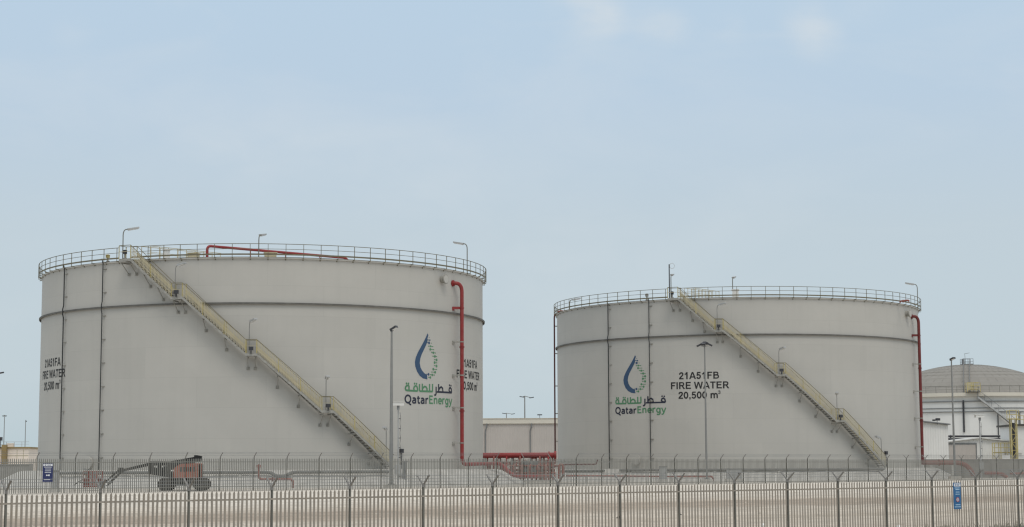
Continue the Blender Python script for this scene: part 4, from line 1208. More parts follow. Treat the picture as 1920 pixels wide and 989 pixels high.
# ---- small buildings in front of the dome tank
def shed(root, a, b):
    Y = 228; mb = MB(); zr0, zr1 = at(1700, 787, Y).z, at(1777, 797.5, Y).z
    vs = [(a.x, Y, GB), (b.x, Y, GB), (b.x, Y, zr1), (a.x, Y, zr0), (a.x, Y + 8, GB), (b.x, Y + 8, GB), (b.x, Y + 8, zr1), (a.x, Y + 8, zr0)]
    mb.add(vs, [(0, 1, 2, 3), (5, 4, 7, 6), (1, 5, 6, 2), (4, 0, 3, 7), (3, 2, 6, 7)]); mb.build('wall', M['white_cladding'], root)
    mb = MB(); mb.bar((a.x - .2, Y + 3.9, zr0 + .09), (b.x + .25, Y + 3.9, zr1 + .09), 8.6, .14); mb.build('roof', M['galv'], root)
    p = at(1757, 787.5, Y - .3); mb = MB(); mb.bar((p.x, p.y, p.z - .6), p, .06, .06); mb.box(p + Vector((.1, 0, .05)), (.5, .3, .3), .4); mb.box(p + Vector((-.4, 0, -.05)), (.35, .25, .2)); mb.build('floodlight', M['fixture'], root)


block('sloping_shed', 1690, 1777, 790, 228, 8, GB, None, 'pale shed with a sloping roof edge beside the red riser', 'shed', shed)


def gable(root, a, b):
    Y = 240; zt0 = at(1777, 830, Y).z; zm = at(1838, 822.5, Y).z; zt1 = at(1898, 830, Y).z; m_ = at(1838, 830, Y).x
    mb = MB(); vs = []
    for yy in (Y, Y + 7): vs += [(a.x, yy, GB), (b.x, yy, GB), (b.x, yy, zt1), (m_, yy, zm), (a.x, yy, zt0)]
    mb.add(vs, [(0, 1, 2, 3, 4), (9, 8, 7, 6, 5), (1, 6, 7, 2), (5, 0, 4, 9), (4, 3, 8, 9), (3, 2, 7, 8)]); mb.build('wall', M['white_cladding'], root)
    mb = MB(); mb.bar((a.x - .3, Y + 3.4, zt0 + .09), (m_, Y + 3.4, zm + .11), 7.6, .16); mb.bar((m_, Y + 3.4, zm + .11), (b.x + .3, Y + 3.4, zt1 + .09), 7.6, .16); mb.build('roof', M['whitebox'], root)
    p0, p1 = at(1779, 834, Y), at(1829, 834, Y); zb = at(1790, 862, Y).z
    mb = MB(); mb.box(((p0.x + p1.x) / 2, Y - .03, (p0.z + GB) / 2), (p1.x - p0.x, .05, p0.z - GB)); dr = mb.build('roller_door', M['cladding'], root)
    mb = MB(); mb.box(((p0.x + p1.x) / 2, Y - .03, p0.z + .1), (p1.x - p0.x + .3, .12, .2)); mb.box((p1.x + .08, Y - .03, (p0.z + GB) / 2), (.14, .12, p0.z - GB)); mb.build('door_frame', M['galv'], dr)


block('gabled_building', 1777, 1898, 823, 240, 7, GB, None, 'low white gabled building with a roller door before the dome tank', 'building', gable)


def wbox(root, a, b):
    Y = 236; zt = a.z; mb = MB(); mb.box(((a.x + b.x) / 2, Y + 4, (zt + GB) / 2), (b.x - a.x, 8, zt - GB)); mb.build('wall', M['whitebox'], root)
    mb = MB(); mb.box(((a.x + b.x) / 2, Y + 4, zt + .12), (b.x - a.x + .8, 8.8, .24)); rf = mb.build('roof', M['grating'], root)
    mb = MB(); x = a.x
    while x < b.x: mb.bar((x, Y - .2, zt + .24), (x, Y - .2, zt + 1.3), .06, .06); x += .9
    for h in (.8, 1.3): mb.bar((a.x, Y - .2, zt + h), (b.x, Y - .2, zt + h), .07, .07)
    mb.build('railing', M['yellow'], rf)
    mb = MB(); x = a.x + .4; mb.tube([(x, Y, zt + .24), (x, Y, zt + 1.7)], .16, 10); mb.disc((x, Y, zt + 1.75), (0, 0, 1), .28, .1, 14); mb.tube([(x + 1.6 + .5 * cos(q * pi / 10), Y - .3, zt + .9 + .5 * sin(q * pi / 10)) for q in range(21)], .1, 8); mb.build('roof_vent', M['galv'], rf)
    mb = MB(); mb.box((a.x + .3, Y - .12, zt - 3.2), (.5, .24, .55)); mb.build('meter_box', M['whitebox'], root)


block('white_substation', 1906, 1985, 799, 236, 8, GB, None, 'plain white block with a yellow railing at the photo edge', 'building', wbox)

# yellow pipe tower beside it
P = pole_base(1903, 232, GB); root = thing('access_tower', P, 'yellow access tower standing beside the plain white block', 'tower')
zt = at(1903, 786, 232).z; mb = MB()
for dx in (-.35, .35):
    for dy in (-.35, .35): mb.bar((P.x + dx, P.y + dy, P.z), (P.x + dx, P.y + dy, zt), .12, .12)
z = P.z + .5; s = 1
while z < zt - 1: mb.bar((P.x - .35 * s, P.y - .35, z), (P.x + .35 * s, P.y - .35, z + 1), .06, .06); mb.bar((P.x - .35, P.y - .35, z), (P.x + .35, P.y - .35, z), .06, .06); z += 1; s = -s
mb.build('tower_frame', M['yellow'], root)
mb = MB(); mb.tube([(P.x, P.y, P.z), (P.x, P.y, zt - .5)], .2, 10); mb.build('riser', M['fixture'], root)
mb = MB(); mb.box((P.x, P.y, zt), (1.3, 1.3, .12))
for dx in (-.6, .6):
    for dy in (-.6, .6): mb.bar((P.x + dx, P.y + dy, zt), (P.x + dx, P.y + dy, zt + 1.1), .07, .07)
for h in (.55, 1.1):
    mb.bar((P.x - .6, P.y - .6, zt + h), (P.x + .6, P.y - .6, zt + h), .06, .06); mb.bar((P.x - .6, P.y + .6, zt + h), (P.x + .6, P.y + .6, zt + h), .06, .06)
mb.build('tower_platform', M['yellow'], root)
# yellow step frame
P = pole_base(1884, 236, GB); root = thing('step_frame', P, 'yellow step frame with white panel in front of the gabled building', 'steps')
zt = at(1884, 831, 236).z; mb = MB()
for dx in (-1.2, -.4, .4, 1.1):
    mb.bar((P.x + dx, P.y, P.z), (P.x + dx, P.y, zt), .08, .08); mb.bar((P.x + dx, P.y + 1, P.z), (P.x + dx, P.y + 1, zt), .08, .08)
for h in (0, -.6, -1.2): mb.bar((P.x - 1.2, P.y, zt + h), (P.x + 1.1, P.y, zt + h), .07, .07); mb.bar((P.x - 1.2, P.y + 1, zt + h), (P.x + 1.1, P.y + 1, zt + h), .07, .07)
mb.build('frame', M['yellow'], root)
mb = MB(); mb.box((P.x + .3, P.y - .06, zt - 2.0), (1.3, .08, .9)); mb.build('panel', M['whitebox'], root)
mb = MB(); mb.box((P.x, P.y + .5, zt - 1.25), (2.2, .94, .08)); mb.build('deck', M['grating'], root)

# pipe rack crossing in front of the dome tank
a = at(1776, 818.5, 252); b = at(1902, 818.5, 252)
root = thing('pipe_rack', (a.x, 252, GB), 'two dark pipes on a rack above the white gabled building', 'pipe rack')
for dz, r_ in ((0, .14), (-.38, .17)):
    mb = MB(); mb.tube([(a.x, 252, a.z + dz), (b.x, 252, a.z + dz)], r_, 10); mb.build('pipe', M['fixture'], root, smooth=True)
for q in (.06, .5, .95):
    x = a.x + (b.x - a.x) * q; mb = MB(); mb.bar((x, 252.4, GB), (x, 252.4, a.z + .2), .2, .2); mb.bar((x, 251.7, a.z - .58), (x, 252.6, a.z - .58), .15, .08); mb.build('rack_post', M['galv'], root)

# grey retaining wall at the right rear
a = at(1733, 863, 214); b = at(2010, 862, 214)
root = thing('block_wall', ((a.x + b.x) / 2, 214, GB), 'low grey block wall below the white buildings', 'wall')
mb = MB(); mb.box(((a.x + b.x) / 2, 214, (GB + a.z) / 2), (b.x - a.x, .4, a.z - GB)); mb.build('wall_body', M['grey_wall'], root)
mb = MB(); mb.box(((a.x + b.x) / 2, 214, a.z + .05), (b.x - a.x + .1, .5, .10)); mb.build('coping', M['grey_wall'], root)
x = a.x + 1.5; k = 0
while x < b.x: 
    mb = MB(); mb.box((x, 213.72, (GB + a.z) / 2 - .02), (.3, .16, a.z - GB - .06)); mb.build('buttress', M['grey_wall'], root); x += 3.2


# ------------------------------------------------------------------ pipework on the ground
def pipe(name, pts, r, m, label, cat='pipe', group=None, supports=None, flanges=(), rad=.5, base=None):
    pts = [Vector(p) for p in pts]
    z0 = min(p.z for p in pts) - r
    root = thing(name, (pts[0].x, pts[0].y, z0), label, cat, group)
    mb = MB(); rt = route(pts, rad); mb.tube(rt, r, 10); mb.build('pipe_run', m, root, smooth=True)
    for p, ax in flanges:
        mb = MB(); mb.disc(p, ax, r + .09, .07, 14); mb.disc(Vector(p) + Vector(ax) * .09, ax, r + .09, .07, 14); mb.build('flange', m, root)
    if supports:
        for p in supports:
            p = Vector(p); zg = ground_z(p.x, p.y) - .05 if base is None else base
            mb = MB(); mb.box((p.x, p.y, (zg + p.z - r) / 2), (.22, .3, max(.1, p.z - r - zg))); mb.build('pipe_support', M['concrete'], root)
    return root


def pole_z(x, y): return ground_z(x, y)


# grey ring pipes following the feet of the tanks
def ring_pipe(T, xs, rr, label, zrel, dip=None, endpts=None):
    pts = []
    for x in xs:
        th, _ = T.hit(x, 885, rr); pts.append(T.p(th, zrel, rr))
    if dip:
        i, d = dip
        a, b = pts[i], pts[i + 1]; m1, m2 = a.lerp(b, .25), a.lerp(b, .75)
        dd = Vector((0, -.5, -d)); pts = pts[:i + 1] + [m1 + dd, m2 + dd] + pts[i + 1:]
    if endpts: pts += endpts
    sup = [pts[j] for j in range(0, len(pts), 2)]
    pipe('ring_pipe', pts, .13, M['pipe_grey'], label, supports=sup, group='grey pipes round the tank feet', rad=.6)


ring_pipe(T1, [112, 135, 160, 200, 250, 300, 350, 400, 450, 508, 547, 600, 650, 700, 728], R + 2.6, 'grey pipe running along the gravel foot of the 21A51FA tank, with a dip', EYE + .0, (9, .30))
ring_pipe(T2, [1050, 1090, 1132], R + 2.2, 'short grey pipe at the shaded side foot of the 21A51FB tank', EYE + .02)
e0 = at(1673, 881.5, 184); e1 = at(1692, 893, 183)
ring_pipe(T2, [1162, 1200, 1240, 1290, 1340, 1400, 1460, 1500, 1550, 1600, 1650], R + 2.2, 'long grey pipe along the front foot of the 21A51FB tank, sloping down at its end', EYE + .06, None, [e0, e1])

# hydrant loop in front of the first tank
Y = 138.5
pipe('hydrant_loop', [at(485.5, 871, Y), at(485.5, 899, Y), at(549, 899, Y + .4), at(549, 915, Y + .4)], .085, M['red_dusty'], 'small red hydrant pipe with a valve at its top before the 21A51FA tank', flanges=[(at(485.5, 876, Y), (0, 0, 1)), (at(510, 899, Y + .15), (1, 0, 0))], rad=.25)
Y = 137.2
pipe('ground_pipe', [at(150, 905, 124.5), at(210, 905, 126)], .05, M['pipe_grey'], 'thin grey pipe lying under the boom lift basket')

# big red header and valve station between the tanks
Yh = 176.0; root = thing('fire_main', (at(975, 900, Yh).x, Yh, GB), 'thick red fire main on valve stands between the two grey tanks', 'pipe station')
ya = 854.5; a = at(880, ya, Yh); b = at(1043, ya, Yh)
mb = MB(); mb.tube([(a.x, Yh, a.z), (b.x, Yh, a.z)], .255, 16); mb.build('header_pipe', M['red'], root, smooth=True)
mb = MB(); mb.disc((b.x - .1, Yh, a.z), (1, 0, 0), .40, .22, 18); mb.disc((b.x - .7, Yh, a.z), (1, 0, 0), .37, .12, 18); mb.build('end_flange', M['red'], root, smooth=True)
for i, px in enumerate((914, 926, 938, 950, 962, 975, 1005, 1012, 1020, 1028, 1036)):
    p = at(px, 870, Yh); dy = (-.5 if i % 2 else .35); mb = MB()
    mb.tube(route([(p.x, Yh, a.z), (p.x, Yh + dy, a.z - .3), (p.x, Yh + dy, GB + .25)], .2), .085, 8)
    mb.disc((p.x, Yh + dy, a.z - .85), (0, 0, 1), .17, .28, 12); mb.disc((p.x, Yh + dy - .22, a.z - .85), (0, 1, 0), .18, .04, 12); mb.disc((p.x, Yh + dy, a.z - 1.35), (0, 0, 1), .15, .08, 12)
    mb.build('valve_drop', M['red_dusty'] if i % 3 else M['red'], root, smooth=True)
for i in range(16):
    px = 918 + i * 7.9; p = at(px, 870, Yh + 1.6); dz = random.uniform(.2, .9); mb = MB()
    mb.tube(route([(p.x, Yh + 1.6, GB), (p.x, Yh + 1.6, a.z - dz), (p.x + .25, Yh + .9, a.z - dz)], .2), random.choice((.06, .09, .11)), 8)
    mb.disc((p.x, Yh + 1.6, GB + random.uniform(.5, 1.2)), (0, 0, 1), .17, .22, 12); mb.build('rear_drop', M['red_dusty'], root, smooth=True)
for i in range(6):
    p = at(948 + i * 15, 885, Yh - 2.0); mb = MB(); mb.tube(route([(p.x, Yh - 2.2, p.z - .3), (p.x, Yh - 1.9, p.z + .55), (p.x + .3, Yh - .6, p.z + .75)], .2), .10, 8); mb.disc((p.x, Yh - 2.0, p.z + .3), (0, 0, 1), .2, .25, 12)
    mb.build('valve_branch', M['red_dusty'], root, smooth=True)
for (x0, x1, yy, Yd, r_) in ((922, 1042, 868, Yh + 2.0, .13), (945, 1042, 888, Yh - 1.8, .10), (940, 1042, 893.5, Yh - 2.2, .17), (955, 1046, 874, Yh - 1.3, .09), (930, 1040, 882, Yh + 1.2, .12)):
    p, q = at(x0, yy, Yd), at(x1, yy, Yd); mb = MB(); mb.tube([(p.x, Yd, p.z), (q.x, Yd, p.z)], r_, 10); mb.build('manifold_pipe', M['red_dusty'], root, smooth=True)
for px in (1001.5, 985):
    p = at(px, 875, Yh - .8); mb = MB(); mb.box((p.x, Yh - 1.0, at(px, 876, Yh).z), (.75, .5, 1.15)); mb.build('control_cabinet', M['galv'], root)
for px in (1022, 1030):
    p = at(px, 880, Yh - 2.2); mb = MB(); mb.tube([(p.x, Yh - 2.2, p.z - .7), (p.x, Yh - 2.2, GB - .3)], .17, 10); mb.build('stand_pipe', M['red_dusty'], root)
for px in (905, 960, 1015):
    p = at(px, 880, Yh); mb = MB(); mb.bar((p.x, Yh, GB - .2), (p.x, Yh, a.z - .26), .16, .2); mb.build('pipe_support', M['galv'], root)
mb = MB(); mb.box((at(975, 890, Yh).x, Yh - .6, GB + .1), (6.5, 4.2, .3)); mb.build('plinth', M['concrete'], root)

# red runs before the second tank
Y = 168
pipe('fire_branch', [at(1062, 892.5, Y), at(1200, 893.5, Y + 4), at(1337, 894, Y + 6), at(1337, 903, Y + 6)], .085, M['red_dusty'], 'long thin red pipe low in front of the 21A51FB tank', rad=.3,
     supports=[at(1100, 893, Y + 1.2), at(1180, 893.4, Y + 3.4), at(1260, 893.8, Y + 4.9)], group='red branch pipes before the 21A51FB tank')
Y = 174
pipe('fire_branch', [at(1030, 878, Y), at(1058, 871.5, Y), at(1118, 871, Y + 2), at(1120, 862, Y + 2)], .07, M['dark_red'], 'short dark red pipe ending in an upright at the shaded side of the 21A51FB tank', rad=.2, group='red branch pipes before the 21A51FB tank')
pipe('fire_branch', [at(1048, 898, 170), at(1048, 872, 170), at(1056, 872, 170), at(1056, 894, 170)], .12, M['red_dusty'], 'red pipe hoop between the fire main and the 21A51FB tank', rad=.3, group='red branch pipes before the 21A51FB tank')
Y = 190
pipe('fire_main_branch', [at(1731, 868, Y), at(1806, 868, Y), at(1823, 884, Y), at(1824, 893, Y)], .24, M['red_dusty'], 'dusty red pipe leading from the riser foot towards the low grey wall', rad=.9, flanges=[(at(1760, 868, Y), (1, 0, 0))],
     supports=[at(1745, 868, Y), at(1785, 868, Y)])
Y = 193
pipe('fire_main_branch', [at(1846, 888, Y), at(1878, 888, Y), at(1888, 896, Y)], .2, M['red_dusty'], 'short red pipe bending into the ground beside the camera pole', rad=.6)
pipe('fire_main_branch', [at(1895, 889, 195), at(1990, 886, 198)], .13, M['red_dusty'], 'thin red pipe running out of the photo below the white block')
# pale equipment boxes by the farther fence
def cabinet(x, y0, y1, wpx, Y, m, label):
    a = at(x, y0, Y); zb = ground_z(a.x, Y) - .02; sc = Y / F; w = wpx * sc
    root = thing('field_cabinet', (a.x, Y, zb), label, 'cabinet', 'equipment cabinets behind the farther fence')
    mb = MB(); mb.box((a.x, Y, (a.z + zb + .3) / 2), (w, .7, a.z - zb - .3)); mb.build('cabinet_body', m, root)
    mb = MB(); mb.box((a.x, Y, zb + .15), (w + .2, .9, .3)); mb.build('plinth', M['concrete'], root)
    mb = MB(); mb.box((a.x, Y, a.z + .03), (w + .12, .84, .06)); mb.build('lid', M['galv'], root)
    mb = MB(); mb.box((a.x + w * .3, Y - .37, (a.z + zb) / 2 + .2), (.05, .04, .16)); mb.build('handle', M['fixture'], root)


cabinet(1376, 880, 897, 26, 168, M['galv_light'], 'wide pale cabinet behind the farther fence in front of the 21A51FB tank')
cabinet(1243, 876, 896, 12, 170, M['galv_light'], 'narrow pale cabinet behind the fence below the FIRE WATER lettering')
cabinet(759, 866, 885, 7, 145.5, M['galv'], 'small grey cabinet beside the slim camera pole')
cabinet(103, 884, 905, 11, 125.5, M['galv_light'], 'pale cabinet half hidden by the navy warning sign')

# ------------------------------------------------------------------ boom lift
YL = 130.6
def L(x, y, dy=0.0): 
    p = at(x, y, YL); return Vector((p.x, YL + dy, p.z))


zg = ground_z(at(350, 905, YL).x, YL)
root = thing('boom_lift', (at(345, 905, YL).x, YL, zg), 'orange articulated boom lift with dark folded boom parked by the 21A51FA tank', 'boom lift')
xw = [at(px, 905, YL).x for px in (313, 379)]
k_ = YL / F
mb = MB(); mb.box(((xw[0] + xw[1]) / 2, YL, zg + .52), (xw[1] - xw[0] + .5, 1.35, .34)); mb.box(((xw[0] + xw[1]) / 2, YL, zg + .72), (1.3, 1.2, .12)); mb.build('chassis', M['machine_dark'], root)
for x in xw:
    for dy in (-.92, .92):
        mb = MB(); mb.disc((x, YL + dy, zg + .45), (0, 1, 0), .45, .36, 24); mb.disc((x, YL + dy, zg + .45), (0, 1, 0), .47, .24, 24); w = mb.build('wheel', M['tyre'], root, smooth=True)
        mb = MB(); mb.disc((x, YL + dy + .175 * (1 if dy > 0 else -1), zg + .42), (0, 1, 0), .22, .04, 16); mb.build('rim', M['machine_dark'], w)
        mb = MB(); mb.bar((x, YL, zg + .42), (x, YL + dy, zg + .42), .14, .14); mb.build('axle', M['machine_dark'], root)
h0, h1 = L(330, 897), L(377, 869)
mb = MB(); cx = (h0.x + h1.x) / 2; zc = (h0.z + h1.z) / 2; hh = h1.z - h0.z; wd = h1.x - h0.x
for dy in (-.62, .62):
    vs = []
    for yy in (dy - .33, dy + .33):
        vs += [(h0.x, yy + YL, h0.z), (h1.x, yy + YL, h0.z), (h1.x, yy + YL, h1.z - .08), (h1.x - .1, yy + YL, h1.z), (h0.x + .45, yy + YL, h1.z - .05), (h0.x, yy + YL, h1.z - .35)]
    mb.add(vs, [(0, 1, 2, 3, 4, 5), (11, 10, 9, 8, 7, 6)] + [(i, i + 6, (i + 1) % 6 + 6, (i + 1) % 6) for i in range(6)])
mb.box((h1.x - .22, YL, zc), (.44, 1.9, hh * .9)); tt = mb.build('turntable_hood', M['orange'], root)
mb = MB()
for i in range(5): mb.box((h0.x + .5 + i * .24, YL - .965, zc + .1), (.14, .02, .32))
mb.build('hood_vent', M['machine_dark'], tt)
mb = MB(); mb.box((cx - .3, YL, zg + .85), (1.5, .9, .2)); mb.build('turntable', M['machine_dark'], root)
# tower arms folded in front of the hood
mb = MB()
mb.bar(L(325, 893), L(284, 886), .42, .30); mb.bar(L(286, 884), L(330, 876), .36, .28); mb.bar(L(284, 878), L(328, 889), .3, .2); mb.box(L(284, 880), (.3, .5, .75)); mb.bar(L(300, 868), L(296, 892), .26, .3); mb.bar(L(318, 870), L(314, 894), .2, .3)
mb.build('tower_arm', M['machine_dark'], root)
mb = MB(); mb.bar(L(373, 861), L(322, 869.5), .44, .40, w2=.40, h2=.34); mb.bar(L(322, 869.5), L(282, 869.5), .38, .30); mb.box(L(371, 860), (.5, .5, .42), m=Matrix.Rotation(.16, 3, 'Y')); bm_ = mb.build('main_boom', M['machine_dark'], root)
mb = MB(); mb.tube([L(366, 868), L(330, 873)], .08, 8); mb.tube([L(330, 873), L(306, 876)], .05, 8); mb.build('lift_cylinder', M['galv_light'], bm_)
mb = MB(); mb.bar(L(284, 870), L(230, 882.5), .24, .22, w2=.2, h2=.17); mb.build('fly_boom', M['machine_dark'], bm_)
mb = MB(); mb.box(L(227, 882), (.34, .34, .36)); mb.bar(L(226, 879), L(194, 908), .12, .11); mb.bar(L(228, 885), L(200, 912), .12, .11); mb.tube([L(222, 890), L(206, 904)], .05, 8); mb.build('jib', M['machine_dark'], root)
mb = MB(); mb.box(L(191, 909), (.3, .4, .5)); mb.build('basket_pivot', M['galv'], root)
# basket
b0, b1_ = L(161, 914), L(187, 884); mb = MB(); bx0, bx1, bz0, bz1 = b0.x, b1_.x, b0.z, b1_.z
mb.box(((bx0 + bx1) / 2, YL, bz0 + .05), (bx1 - bx0, 1.7, .1))
for z in (bz0 + .1, bz0 + .35, bz0 + .62, bz0 + .88, bz1):
    for yy in (-.85, .85): mb.bar((bx0, YL + yy, z), (bx1, YL + yy, z), .05, .05)
    for xx in (bx0, bx1): mb.bar((xx, YL - .85, z), (xx, YL + .85, z), .05, .05)
for xx in (bx0, bx0 * .67 + bx1 * .33, bx0 * .33 + bx1 * .67, bx1):
    for yy in (-.85, .85): mb.bar((xx, YL + yy, bz0), (xx, YL + yy, bz1), .06, .06)
for i in range(1, 14):
    xx = bx0 + (bx1 - bx0) * i / 14
    for yy in (-.85, .85): mb.bar((xx, YL + yy, bz0), (xx, YL + yy, bz0 + .66), .022, .022)
for i in range(1, 18):
    for xx in (bx0, bx1): mb.bar((xx, YL - .85 + i * .1, bz0), (xx, YL - .85 + i * .1, bz0 + .66), .022, .022)
bk = mb.build('basket', M['red_dusty'], root)
mb = MB(); mb.box(((bx0 + bx1) / 2 + .2, YL - .6, bz0 + .8), (.4, .3, .35)); mb.build('control_panel', M['galv_light'], bk)
mb = MB()
mb.tube([L(158, 898, .2), L(146, 904, .2), L(138, 910, .2)], .035, 6); mb.build('trailing_cable', M['machine_dark'], bk)

# ------------------------------------------------------------------ weeds, stones, litter
def weeds(name, s0, s1, t0, t1, cnt, hmin, hmax, seed):
    rnd = random.Random(seed); mb = MB()
    clumps = [(rnd.uniform(s0, s1), rnd.uniform(t0, t1)) for _ in range(cnt // 45)]
    for _ in range(cnt):
        c = rnd.choice(clumps); s = c[0] + rnd.gauss(0, .42); t = c[1] + rnd.gauss(0, .22)
        X = DX * s - DY * t; Y = DY * s + DX * t; z = ground_z(X, Y) - .05
        h = rnd.uniform(hmin, hmax); a = rnd.uniform(0, 2 * pi); w = rnd.uniform(.02, .05); lx, ly = rnd.gauss(0, .16), rnd.gauss(0, .16)
        dx, dy = cos(a) * w, sin(a) * w
        mb.add([(X - dx, Y - dy, z), (X + dx, Y + dy, z), (X + lx * .5 + dx * .7, Y + ly * .5 + dy * .7, z + h * .6), (X + lx, Y + ly, z + h), (X + lx * .5 - dx * .7, Y + ly * .5 - dy * .7, z + h * .6)], [(0, 1, 2, 3, 4)])
    o = mb.build(name, M['weed']); tag(o, None, None, None, 'stuff'); return o


w = weeds('dry_weeds', 60, 80, 45.0, 49.5, 6000, .2, .65, 3); w['label'] = 'grey green dry weeds along the foot of the nearest fence'; w['category'] = 'weeds'
w = weeds('dry_weeds', 80, 100, 45.0, 49.5, 7000, .2, .75, 5); w['label'] = 'dry weeds past the blue sign at the nearest fence'; w['category'] = 'weeds'


def rock(px, py, Y, sx, sy, sz, label, m, name='loose_rock', cat='rock', group=None):
    rnd = random.Random(int(px)); p = at(px, py, Y); zg = ground_z(p.x, Y)
    mb = MB(); vs = []; k = 9
    for j, (rz, rr) in enumerate(((-.15, .85), (.25, 1.0), (.65, .75), (.95, .3))):
        for i in range(k):
            a = 2 * pi * i / k; q = rr * rnd.uniform(.8, 1.15)
            vs.append((p.x + cos(a) * sx * q, Y + sin(a) * sy * q, p.z - sz * .5 + sz * rz * rnd.uniform(.92, 1.05)))
    mb.add(vs, [(j * k + i, j * k + (i + 1) % k, (j + 1) * k + (i + 1) % k, (j + 1) * k + i) for j in range(3) for i in range(k)] + [tuple(range(27, 36))])
    o = mb.build(name, m, base=Vector((p.x, Y, p.z - sz * .5))); tag(o, label, cat, group)


# scattered stones on the sand: one ground-cover mesh
rnd = random.Random(11); mb = MB()
for _ in range(1500):
    s = rnd.uniform(22, 160); t = rnd.uniform(52, 110); X = DX * s - DY * t; Y = DY * s + DX * t; z = ground_z(X, Y); r_ = rnd.uniform(.03, .10) * (1.6 if rnd.random() < .08 else 1)
    a0 = rnd.uniform(0, 6)
    vs = [(X + cos(a0 + i * 1.2566) * r_ * rnd.uniform(.7, 1.2), Y + sin(a0 + i * 1.2566) * r_, z - .02) for i in range(5)] + [(X + rnd.uniform(-.3, .3) * r_, Y, z + r_ * rnd.uniform(.5, .9))]
    mb.add(vs, [(i, (i + 1) % 5, 5) for i in range(5)])
o = mb.build('gravel', M['rubble']); tag(o, None, None, None, 'stuff')


def gpoint(px, py):
    d = ray(px, py); k = 40.0
    while k < 400:
        p = Vector((0, 0, EYE)) + d * k
        if p.z <= ground_z(p.x, p.y): return p
        k += .1
    return p


for (px, py, sx, sz, lab) in ((449, 986, .26, .2, 'pale rock at the bottom edge between two fence posts'), (1160, 972, .12, .12, 'small dark stone on the sand behind the nearest fence'), (1274, 967, .14, .12, 'dark stone on the sand below the FIRE WATER lettering')):
    p = gpoint(px, py); rock(px, py - 2, p.y, sx, sx * .8, sz, lab, M['rubble'] if px < 1000 else M['dark'])
for (px, py, s, lab) in ((1685, 987.5, .11, 'crumpled white plastic bag at the weeds by the nearest fence'), (1430, 984, .08, 'white plastic scrap beneath the nearest fence')):
    rock(px, py, 80 if px > 1600 else 72, s, s, s * 1.4, lab, M['plastic'], 'plastic_litter', 'litter')

# ------------------------------------------------------------------ light
SUN_EL, SUN_AZ = radians(58), radians(18)      # azimuth measured from -Y (behind the camera) towards +X
sd = Vector((sin(SUN_AZ) * cos(SUN_EL), -cos(SUN_AZ) * cos(SUN_EL), sin(SUN_EL)))
ld = bpy.data.lights.new('sun', 'SUN'); ld.energy = .92; ld.angle = radians(22); ld.color = (1, .95, .87)
so = bpy.data.objects.new('sun', ld); COL.objects.link(so); so.rotation_euler = sd.to_track_quat('Z', 'Y').to_euler()

w = bpy.data.worlds.new('World'); SC.world = w; w.use_nodes = True
t = w.node_tree; L_ = t.links; t.nodes.clear()
out = nd(t, 'ShaderNodeOutputWorld')
sky = nd(t, 'ShaderNodeTexSky', sky_type='NISHITA'); sky.sun_disc = False; sky.sun_elevation = SUN_EL
sky.sun_rotation = atan2(sd.x, sd.y); sky.dust_density = 4.0; sky.air_density = 1.0; sky.ozone_density = 1.5
bg1 = nd(t, 'ShaderNodeBackground'); bg1.inputs['Strength'].default_value = .07; L_.new(sky.outputs[0], bg1.inputs['Color'])
tc = nd(t, 'ShaderNodeTexCoord'); sp = nd(t, 'ShaderNodeSeparateXYZ'); L_.new(tc.outputs['Generated'], sp.inputs[0])
cr = nd(t, 'ShaderNodeValToRGB'); L_.new(sp.outputs['Z'], cr.inputs['Fac'])
HAZE = [(0.0, (.51, .62, .665)), (.05, (.55, .645, .695)), (.13, (.54, .635, .70)), (.20, (.505, .628, .75)), (.28, (.50, .645, .785)), (.55, (.80, .87, .93)), (1.0, (1.10, 1.09, 1.07))]
e = cr.color_ramp.elements
e[0].position = 0; e[0].color = (*HAZE[0][1], 1); e[1].position = 1; e[1].color = (*HAZE[-1][1], 1)
for p_, c_ in HAZE[1:-1]:
    x = e.new(p_); x.color = (*c_, 1)
# thin veil of cloud
mp = nd(t, 'ShaderNodeMapping'); mp.inputs['Scale'].default_value = (3.0, 3.0, 9.0); mp.inputs['Location'].default_value = (1.37, .2, .5); L_.new(tc.outputs['Generated'], mp.inputs['Vector'])
n1 = nd(t, 'ShaderNodeTexNoise'); n1.inputs['Scale'].default_value = 2.0; n1.inputs['Detail'].default_value = 8; n1.inputs['Roughness'].default_value = .55; n1.inputs['Distortion'].default_value = .6
L_.new(mp.outputs[0], n1.inputs['Vector'])
r1 = nd(t, 'ShaderNodeMapRange'); r1.inputs['From Min'].default_value = .47; r1.inputs['From Max'].default_value = .78; r1.inputs['To Max'].default_value = .55; L_.new(n1.outputs['Fac'], r1.inputs['Value'])
zz = nd(t, 'ShaderNodeMapRange'); zz.inputs['From Min'].default_value = .10; zz.inputs['From Max'].default_value = .30; zz.inputs['To Min'].default_value = .25; L_.new(sp.outputs['Z'], zz.inputs['Value'])
ml = nd(t, 'ShaderNodeMath', operation='MULTIPLY'); L_.new(r1.outputs[0], ml.inputs[0]); L_.new(zz.outputs[0], ml.inputs[1])
acc = ml.outputs[0]
mp2 = nd(t, 'ShaderNodeMapping'); mp2.inputs['Scale'].default_value = (30, 30, 52); L_.new(tc.outputs['Generated'], mp2.inputs['Vector'])
n2 = nd(t, 'ShaderNodeTexNoise'); n2.inputs['Scale'].default_value = 1.0; n2.inputs['Detail'].default_value = 6; n2.inputs['Roughness'].default_value = .5; n2.inputs['Distortion'].default_value = .4
L_.new(mp2.outputs[0], n2.inputs['Vector'])
nc = nd(t, 'ShaderNodeMapRange'); nc.inputs['From Min'].default_value = .28; nc.inputs['From Max'].default_value = .64; L_.new(n2.outputs['Fac'], nc.inputs['Value'])
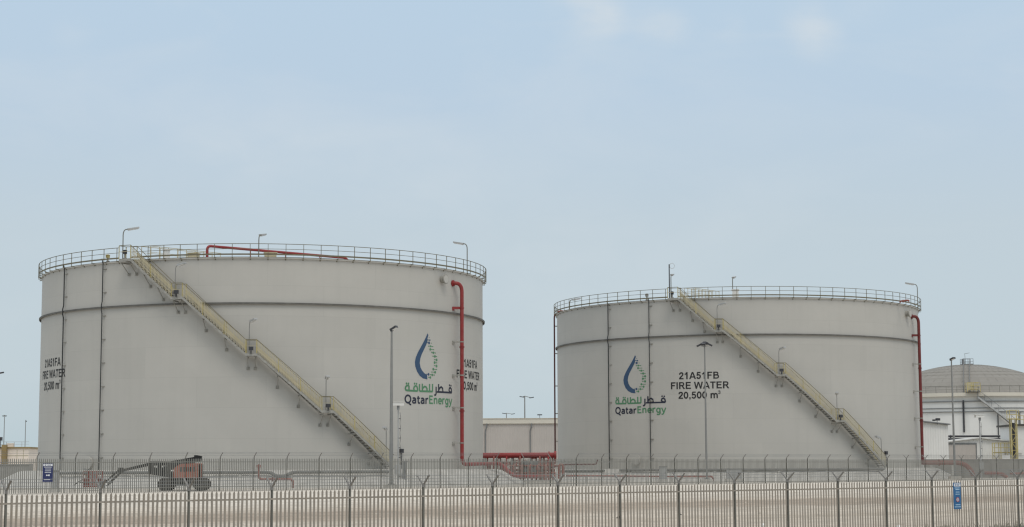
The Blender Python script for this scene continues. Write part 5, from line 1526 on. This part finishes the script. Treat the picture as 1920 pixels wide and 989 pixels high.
for (px, py, rx, amt) in ((1112, 12, .030, .75), (1135, 30, .018, .7), (1075, -5, .024, .6), (1225, 45, .020, .6), (1265, 50, .014, .6), (1362, 55, .014, .75), (1525, 60, .022, .8), (1505, 25, .018, .6), (1548, 78, .016, .6), (1620, 5, .02, .4), (135, 60, .020, .35), (330, 250, .05, .35), (520, 290, .06, .4), (760, 330, .06, .3), (1000, 560, .14, .30), (200, 40, .10, -.12)):
    dr_ = ray(px, py).normalized()
    vd = nd(t, 'ShaderNodeVectorMath', operation='DISTANCE'); vn = nd(t, 'ShaderNodeVectorMath', operation='NORMALIZE'); L_.new(tc.outputs['Generated'], vn.inputs[0])
    L_.new(vn.outputs[0], vd.inputs[0]); vd.inputs[1].default_value = dr_
    mr_ = nd(t, 'ShaderNodeMapRange', interpolation_type='SMOOTHSTEP'); mr_.inputs['From Min'].default_value = 0; mr_.inputs['From Max'].default_value = rx; mr_.inputs['To Min'].default_value = amt * .5; mr_.inputs['To Max'].default_value = 0
    L_.new(vd.outputs['Value'], mr_.inputs['Value'])
    m_a = nd(t, 'ShaderNodeMath', operation='MULTIPLY'); L_.new(mr_.outputs[0], m_a.inputs[0]); L_.new(nc.outputs[0], m_a.inputs[1])
    m_b = nd(t, 'ShaderNodeMath', operation='ADD', use_clamp=True); L_.new(acc, m_b.inputs[0]); L_.new(m_a.outputs[0], m_b.inputs[1]); acc = m_b.outputs[0]
mx = nd(t, 'ShaderNodeMix', data_type='RGBA'); L_.new(acc, mx.inputs['Factor']); L_.new(cr.outputs['Color'], mx.inputs[6]); mx.inputs[7].default_value = (.68, .735, .77, 1)
bg2 = nd(t, 'ShaderNodeBackground'); bg2.inputs['Strength'].default_value = 1.0; L_.new(mx.outputs[2], bg2.inputs['Color'])
ms = nd(t, 'ShaderNodeMixShader'); ms.inputs['Fac'].default_value = .88
L_.new(bg1.outputs[0], ms.inputs[1]); L_.new(bg2.outputs[0], ms.inputs[2]); L_.new(ms.outputs[0], out.inputs['Surface'])

SC.view_settings.view_transform = 'Standard'; SC.view_settings.look = 'None'
SC.view_settings.exposure = 0.10; SC.view_settings.gamma = 1
try: SC.view_settings.use_curve_mapping = False
except Exception: pass
SC.cycles.use_denoising = True
SC.cycles.max_bounces = 6
SC.cycles.pixel_filter_type = 'BLACKMAN_HARRIS'; SC.cycles.filter_width = 1.3
